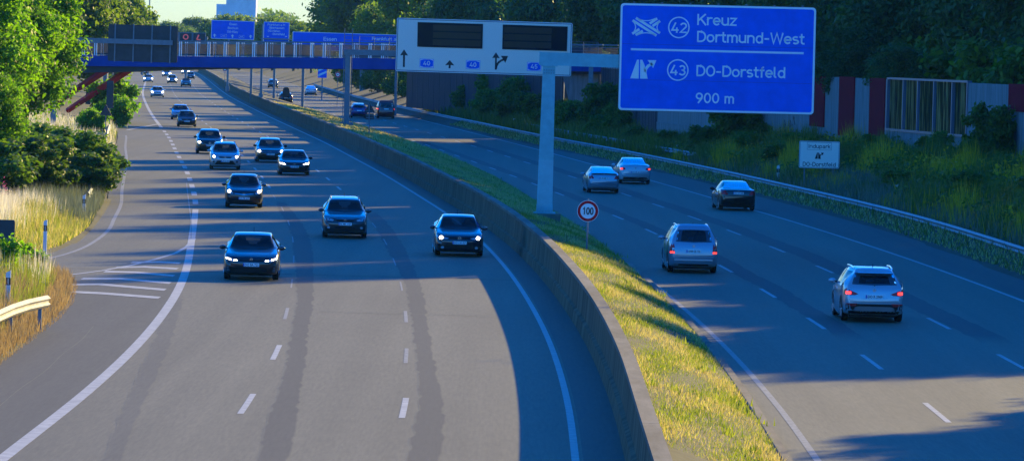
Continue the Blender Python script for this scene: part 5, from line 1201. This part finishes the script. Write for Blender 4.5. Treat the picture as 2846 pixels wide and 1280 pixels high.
    for q in (f['hl'], mir(f['hl'])):
        o = D('headlight', [q], M['lamp_off'], 'F', .008)
        if lights:
            sx = 1 if q is f['hl'] else -1; bx_, bz_, br_ = f['bulb']
            if f.get('beam'): D('headlight_beam', [[(sx*x, z) for x, z in q2][::sx] for q2 in f['beam']], M['lamp_on'], 'F', .014, o)
            else: D('headlight_beam', [[(sx*bx_+br_*2/W*math.cos(a)*1.15, bz_+br_/h*math.sin(a)) for a in [i*.5236 for i in range(12)]]], M['lamp_on'], 'F', .014, o)
    D('grille', [f['grille']], M['black'], 'F', .006); D('lower_intake', [f['intake']], M['black'], 'F', .006)
    if f['chrome']: D('chrome_strip', [f['chrome']], M['chrome'], 'F', .012)
    if f['fog']:
        for sx in (-1, 1):
            fx, fz = f['fog']; D('fog_light', [[(sx*fx+.07*math.cos(a), fz+.032*math.sin(a)) for a in [i*.785 for i in range(8)]]], M['lamp_off'] if f.get('fogring') else M['black'], 'F', .009)
    D('bumper_joint', [[(-.93,.405),(-.5,.398),(-.5,.403),(-.93,.411)],[(.5,.398),(.93,.405),(.93,.411),(.5,.403)]], M['black'], 'F', .005)
    for sx in (-1, 1): D('bonnet_joint', [[(sx*.46,.50),(sx*.475,.50),(sx*.80,.655),(sx*.785,.655)]], M['black'], 'F', .003)
    D('wiper_cowl', [[(-.78,a0-.012),(0,a0-.026),(.78,a0-.012),(.78,a0),(0,a0-.012),(-.78,a0)]], M['black'], 'F', .005)
    # rear
    g = dict(tl=[(.66,.50),(.95,.52),(.94,.66),(.78,.65),(.68,.58)], tclear=None, plate=.50, lower=[(-.78,.20),(.78,.20),(.74,.29),(-.74,.29)], skid=None, spoiler=False, refl=True, badge=.60, crease=.56)
    g.update(rear or {})
    for q in (g['tl'], mir(g['tl'])):
        o = D('tail_light', [q], M['tail'], 'R', .010)
        sx = 1 if q is g['tl'] else -1
        if g['tclear']: D('reversing_lens', [[(sx*x, z) for x, z in g['tclear']]], M['lamp_off'], 'R', .014, o)
        if brake:
            cx_ = sum(x for x, z in g['tl'])/len(g['tl'])+.08; cz_ = sum(z for x, z in g['tl'])/len(g['tl'])
            if brake == 2: D('lit_segment', [[(sx*(cx_-.07),cz_-.03),(sx*(cx_+.06),cz_-.03),(sx*(cx_+.06),cz_+.025),(sx*(cx_-.07),cz_+.025)]], M['tail_on'], 'R', .016, o)
            else: D('lit_segment', [[(sx*x, z) for x, z in g['lit']]] if g.get('lit') else [[(sx*(cx_-.08),cz_-.07),(sx*(cx_+.03),cz_-.07),(sx*(cx_+.03),cz_-.01),(sx*(cx_-.08),cz_-.01)]], M['tail_on'], 'R', .016, o)
    if g['lower']: D('lower_bumper', [g['lower']], M['black'], 'R', .006)
    if g['skid']: D('skid_plate', [g['skid']], PAINT['grey'], 'R', .016)
    if g['refl']:
        for sx in (-1, 1): D('reflector', [[(sx*.60,.305),(sx*.84,.305),(sx*.84,.325),(sx*.60,.325)]], M['tail'], 'R', .012)
    D('bumper_joint', [[(-.80,.385),(.80,.385),(.80,.390),(-.80,.390)]], M['black'], 'R', .005)
    if g['crease']: D('tailgate_recess', [[(-.40,g['plate']-.05),(.40,g['plate']-.05),(.38,g['plate']+.06),(-.38,g['plate']+.06)]], pm, 'R', .010)
    if ty in ('hatch','wagon','suv','mpv'): MB().box(-.015,.015,.49*L,.497*L,.685*h,.70*h).build('wiper_hub', M['black'], t)
    if g['spoiler']:
        if ty in ('sedan','coupe'): D('spoiler', [[(-.80,.715),(0,.735),(.80,.715),(.82,.745),(0,.765),(-.82,.745)]], M['black'] if g['spoiler'] == 2 else pm, 'R', .035)
        else: MB().prism_x([(.40*L,.955*h),(.462*L,.935*h),(.468*L,.925*h),(.40*L,.93*h)], -.55*hw, .55*hw).build('spoiler', pm, t)
    # plates and badges
    def put_plate(sd, z, txt):
        d = Vector((0,1,0)) if sd == 'F' else Vector((0,-1,0)); o_ = Vector((0,-9 if sd == 'F' else 9, z*h)); y = bvh.ray_cast(o_, d)[0].y
        o = MB().prism(rrect(-.26,.26,-.056,.056,.012), -.02, 0).build('number_plate', M['plate'], t)
        o.location = (0, y-.004 if sd == 'F' else y+.004, z*h); o.rotation_euler = (0, 0, 0 if sd == 'F' else math.pi)
        flat('plate_band', [rrect(-.257,-.215,-.052,.052,.008)], -.02, M['plate_blue'], o, .002)
        if txt: letters('plate_lettering', [(txt, -.195, -.036, .072, .43)], -.0225, M['sign_black'], o, .02)
    def badge(sd, z, r_, dark=False):
        d = Vector((0,1,0)) if sd == 'F' else Vector((0,-1,0)); h_ = bvh.ray_cast(Vector((0,-9 if sd == 'F' else 9, z*h)), d)[0]
        b = MB()
        for p in ring(0,0,r_*.78,r_,20): b.prism(p, -.012, 0)
        b.prism(stroke([(-r_*.6,r_*.35),(-r_*.25,-r_*.6),(0,r_*.1),(r_*.25,-r_*.6),(r_*.6,r_*.35)], r_*.2), -.010, 0)
        o = b.build('badge', M['chrome'], t); o.location = (0, h_.y+(-.004 if sd == 'F' else .004), z*h); o.rotation_euler = (0,0,0 if sd == 'F' else math.pi)
    put_plate('F', f['plate'], plate if end == 'F' else None)
    put_plate('R', g['plate'], plate if end == 'R' else None)
    if f['badge']: badge('F', *f['badge'])
    if g['badge']: badge('R', g['badge'], .045)
    if extra: extra(t, L, hw, h)
    return t
GA, GB_ = 'cars coming towards the camera', 'cars driving away'
HB = dict(hl=[(.44,.455),(.52,.43),(.70,.43),(.90,.455),(.955,.50),(.93,.53),(.70,.485)], bulb=(.76,.465,.062), grille=[(-.42,.44),(.42,.44),(.44,.475),(-.44,.475)], badge=(.452,.062), fog=(.70,.225), fogring=True)
car('very dark blue hatchback with angular lit headlights, nearest on the left carriageway', 'hatch', 4.27, 1.79, 1.47, 'midnight', px(630,706), 'F',
    dict(hl=[(.45,.438),(.50,.412),(.70,.415),(.92,.45),(.955,.50),(.90,.512),(.70,.475)], beam=[[(.50,.425),(.64,.425),(.62,.455),(.52,.448)],[(.72,.437),(.90,.465),(.93,.495),(.74,.47)]], grille=[(-.46,.425),(.46,.425),(.47,.447),(-.47,.447)], badge=(.452,.05), plate=.345, intake=[(-.60,.175),(.60,.175),(.55,.275),(-.55,.275)], fog=None, chrome=None), plate='DO BA 723', group=GA,
    extra=lambda t, L, hw, h: [MB().box(sx*.78*hw-.09, sx*.78*hw+.09, -L/2+.02, -L/2+.10, z, z+.016).build('intake_fin', M['rail'], t) for sx in (-1,1) for z in (.30,.355,.41)])
car('dark blue hatchback with round lit headlights beside the median wall', 'hatch', 4.2, 1.79, 1.48, 'navy', px(1155,646), 'F', HB, plate='DO LW 927', group=GA)
car('dark grey estate with roof rails and chrome grille in the middle lane', 'wagon', 4.73, 1.77, 1.55, 'graphite', px(867,600), 'F',
    dict(hl=[(.50,.47),(.56,.435),(.88,.455),(.95,.50),(.93,.53),(.70,.51)], bulb=(.80,.48,.05), grille=[(-.36,.43),(.36,.43),(.42,.475),(.38,.495),(-.38,.495),(-.42,.475)], chrome=[(-.40,.485),(.40,.485),(.40,.497),(-.40,.497)], fog=(.74,.275), fogring=True, intake=[(-.46,.235),(.46,.235),(.42,.31),(-.42,.31)], plate=.37, badge=(.46,.045)), plate='RE MK 1107', rails=1, lights=False, group=GA)
car('dark small hatchback with glowing headlights and a curved chrome grille bar', 'hatch', 4.0, 1.73, 1.52, 'navy', px(613,523), 'F',
    dict(hl=[(.58,.445),(.64,.415),(.92,.46),(.97,.53),(.94,.58),(.74,.52)], bulb=(.80,.50,.065), grille=[(-.46,.395),(.46,.395),(.54,.44),(-.54,.44)], chrome=[(-.50,.415),(0,.39),(.50,.415),(.52,.44),(0,.415),(-.52,.44)], badge=(.415,.055), fog=None, plate=.29, intake=[(-.5,.16),(.5,.16),(.46,.22),(-.46,.22)]), plate='DO PM 2629', group=GA)
car('silver compact SUV with black grille and lit headlights behind the small dark hatchback', 'suv', 4.36, 1.84, 1.61, 'silver', px(566,427), 'F',
    dict(hl=[(.50,.475),(.56,.445),(.90,.46),(.95,.51),(.92,.535),(.72,.515)], bulb=(.74,.482,.07), grille=[(-.36,.43),(.36,.43),(.44,.485),(-.44,.485)], chrome=None, fog=(.76,.30), intake=[(-.70,.19),(.70,.19),(.50,.335),(-.50,.335)], plate=.315, badge=(.455,.05)), plate='UN X 494', rails=1, group=GA)
car('black estate with chrome grille in the second lane, left of and behind the black saloon', 'wagon', 4.9, 1.85, 1.52, 'black', px(680,409), 'F',
    dict(chrome=[(-.5,.44),(0,.425),(.5,.44),(.5,.455),(0,.44),(-.5,.455)], bulb=(.78,.475,.08)), plate='E PM 23 B', group=GA)
car('black saloon with slanted bright headlights in the second lane', 'sedan', 4.6, 1.82, 1.44, 'black', px(740,441), 'F',
    dict(hl=[(.50,.44),(.60,.405),(.92,.43),(.97,.51),(.90,.53),(.70,.50)], beam=[[(.56,.432),(.90,.445),(.94,.505),(.70,.487)]]), plate='DO SD 988', group=GA)
car('black SUV partly hidden behind the silver compact SUV', 'suv', 4.45, 1.84, 1.64, 'black', px(527,387), 'F', dict(badge=(.45,.07), bulb=(.77,.48,.085)), plate='DO E 417', group=GA)
car('old dark three-door hatchback without lights, in front of the dark saloon', 'hatch', 4.1, 1.70, 1.42, 'navy', px(470,319), 'F', dict(hl=[(.52,.44),(.56,.415),(.90,.44),(.92,.50),(.60,.475)]), plate='DO HV 512', lights=False, group=GA)
car('dark saloon with four round lamps, half behind the old dark hatchback', 'sedan', 4.8, 1.82, 1.45, 'steel', px(454,301), 'F', dict(hl=[(.5,.45),(.54,.42),(.93,.44),(.95,.51),(.60,.49)]), lights=False, group=GA)
car('white hatchback with lit headlights, alone in the right hand lane of the far stretch', 'hatch', 4.3, 1.80, 1.47, 'white', px(396,245), 'F', dict(grille=[(-.5,.43),(0,.40),(.5,.43),(.5,.47),(-.5,.47)], bulb=(.76,.475,.12)), group=GA)
car('far white saloon with lit headlights just before the bridge', 'sedan', 4.6, 1.80, 1.45, 'white', px(373,207), 'F', dict(bulb=(.76,.475,.11)), group=GA)
car('far dark grey hatchback with bright lamps under the bridge, middle lane', 'hatch', 4.2, 1.76, 1.55, 'grey', px(433,210), 'F', dict(bulb=(.78,.475,.14)), group=GA)
car('dark open convertible with two headrests showing', 'open', 4.1, 1.76, 1.36, 'grey', px(468,218), 'F', dict(bulb=(.76,.55,.08)), lights=False, group=GA, name='convertible_car')
car('far dark hatchback behind the convertible, next to the median wall', 'hatch', 4.2, 1.76, 1.48, 'navy', px(479,199), 'F', lights=False, group=GA)
car('far pale car with lit headlights, furthest along the median wall', 'sedan', 4.5, 1.8, 1.45, 'steel', px(467,187), 'F', dict(bulb=(.78,.475,.15)), group=GA)
car('far teal grey car with dazzling headlights under the bridge', 'hatch', 4.3, 1.8, 1.5, 'steel', px(419,193), 'F', dict(bulb=(.78,.475,.16)), group=GA)
car('far dark red car with bright lamps, leftmost under the bridge', 'hatch', 4.3, 1.78, 1.48, 'red', px(364,187), 'F', dict(bulb=(.78,.475,.15)), group=GA)
# driving away
car('silver crossover with lit L-shaped tail lights, nearest on the right carriageway', 'suv', 4.45, 1.80, 1.55, 'silver', px(2199,812), 'R', rear=dict(tl=[(.52,.535),(.62,.51),(.955,.505),(.965,.60),(.90,.635),(.80,.60)], lit=[(.76,.525),(.92,.525),(.92,.58),(.76,.575)], plate=.485, lower=[(-.90,.16),(.90,.16),(.92,.335),(.6,.345),(-.6,.345),(-.92,.335)], skid=[(-.70,.215),(.70,.215),(.62,.285),(.5,.30),(-.5,.30),(-.62,.285)], badge=.605, spoiler=True),
    plate='DO R 2909', rails=2, brake=1, group=GB_, extra=lambda t, L, hw, h: [MB().box(sx*.74*hw-.16, sx*.74*hw+.16, L/2-.005, L/2+.03, .335*h, .355*h).build('rear_reflector', M['tail'], t) for sx in (-1,1)])
car('silver people carrier with roof rails and upright red and clear tail lights beside the median', 'mpv', 4.32, 1.74, 1.63, 'steel', px(1744,688), 'R', rear=dict(tl=[(.76,.42),(.95,.42),(.965,.52),(.90,.62),(.80,.63),(.77,.55)], tclear=[(.77,.475),(.95,.475),(.95,.54),(.77,.54)], lit=[(.78,.425),(.94,.425),(.94,.465),(.78,.465)], plate=.475, lower=[(-.62,.165),(.62,.165),(.60,.20),(-.60,.20)], refl=False, badge=.585, spoiler=False),
    plate='HAM GE 756', rails=2, brake=1, group=GB_, extra=lambda t, L, hw, h: MB().box(-.78*hw, .78*hw, L/2-.03, L/2+.012, .275*h, .30*h).build('bumper_strip', PAINT['silver'], t))
car('black saloon with red tail lights in the right hand lane of the right carriageway', 'sedan', 4.6, 1.80, 1.43, 'black', px(1857,530), 'R', rear=dict(tl=[(.56,.545),(.95,.545),(.955,.62),(.90,.69),(.72,.69),(.66,.60)], plate=.60, lower=None, refl=False, badge=.69), plate='DO IX 688', group=GB_)
car('silver coupe with dark spoiler in the middle lane of the right carriageway', 'coupe', 4.34, 1.73, 1.40, 'steel', px(1519,486), 'R', rear=dict(tl=[(.62,.56),(.93,.54),(.95,.62),(.88,.69),(.76,.69)], plate=.575, lower=None, spoiler=2, refl=False, badge=None), plate='E RS MK 12', group=GB_)
car('white fastback saloon with round red tail lights, right of the silver coupe', 'sedan', 4.83, 1.856, 1.50, 'pale', px(1598,463), 'R', rear=dict(tl=[(.64,.56),(.82,.535),(.95,.56),(.95,.60),(.80,.635),(.66,.625)], plate=.46, lower=[(-.80,.18),(.80,.18),(.76,.27),(-.76,.27)], refl=False, spoiler=True, badge=.62), plate='DO SR 50', brake=2, group=GB_)
car('dark maroon van with lit tail lights beyond the triangular sign', 'van', 4.6, 1.88, 1.78, 'maroon', px(971,298), 'R', rear=dict(tl=[(.80,.47),(.95,.47),(.95,.66),(.82,.66)], plate=.56, lower=None, refl=False, badge=None), brake=2, group=GB_, name='van', cat='van')
car('blue small hatchback half behind the gantry post', 'hatch', 4.1, 1.76, 1.56, 'blue', px(903,297), 'R', rear=dict(badge=None), group=GB_)
car('silver saloon in the right lane before the bridge', 'sedan', 4.6, 1.78, 1.43, 'pale', px(783,240), 'R', rear=dict(badge=None, tl=[(.42,.58),(.92,.56),(.94,.64),(.46,.65)]), group=GB_)
def box_rack(t, L, hw, h):
    b = MB().prism([(-.44*hw*1.1,.62*h),(.44*hw*1.1,.62*h),(.47*hw*1.1,1.0*h),(.40*hw,1.30*h),(.22*hw,1.42*h),(-.22*hw,1.42*h),(-.40*hw,1.30*h),(-.47*hw*1.1,1.0*h)], L/2+.02, L/2+.42); b.build('rear_box', M['bag'], t)
    MB().box(-.35*hw,.35*hw,L/2-.05,L/2+.4,.55*h,.60*h).build('carrier', M['black'], t)
car('dark hatchback carrying a tall dark covered load at its tail', 'hatch', 4.3, 1.80, 1.48, 'navy', px(719,261), 'R', rear=dict(badge=None), group=GB_, extra=box_rack)
car('far dark hatchback just before the bridge on the right carriageway', 'hatch', 4.1, 1.76, 1.50, 'grey', px(687,221), 'R', rear=dict(badge=None), group=GB_)

# ------------------------------------------------------------------ haze
hz = MB().box(-960, 960, -60, 3020, -1.2, 45).build('haze', None); struct(hz, 'stuff'); hz['label'] = 'thin bluish summer haze'; hz['category'] = 'haze'
mh = bpy.data.materials.new('haze'); mh.use_nodes = True; t = mh.node_tree; t.nodes.clear()
pv = t.nodes.new('ShaderNodeVolumePrincipled'); pv.inputs['Density'].default_value = .00006; pv.inputs['Color'].default_value = (.20,.60,1,1); pv.inputs['Anisotropy'].default_value = 0
ou = t.nodes.new('ShaderNodeOutputMaterial'); t.links.new(pv.outputs[0], ou.inputs['Volume']); hz.data.materials.append(mh)
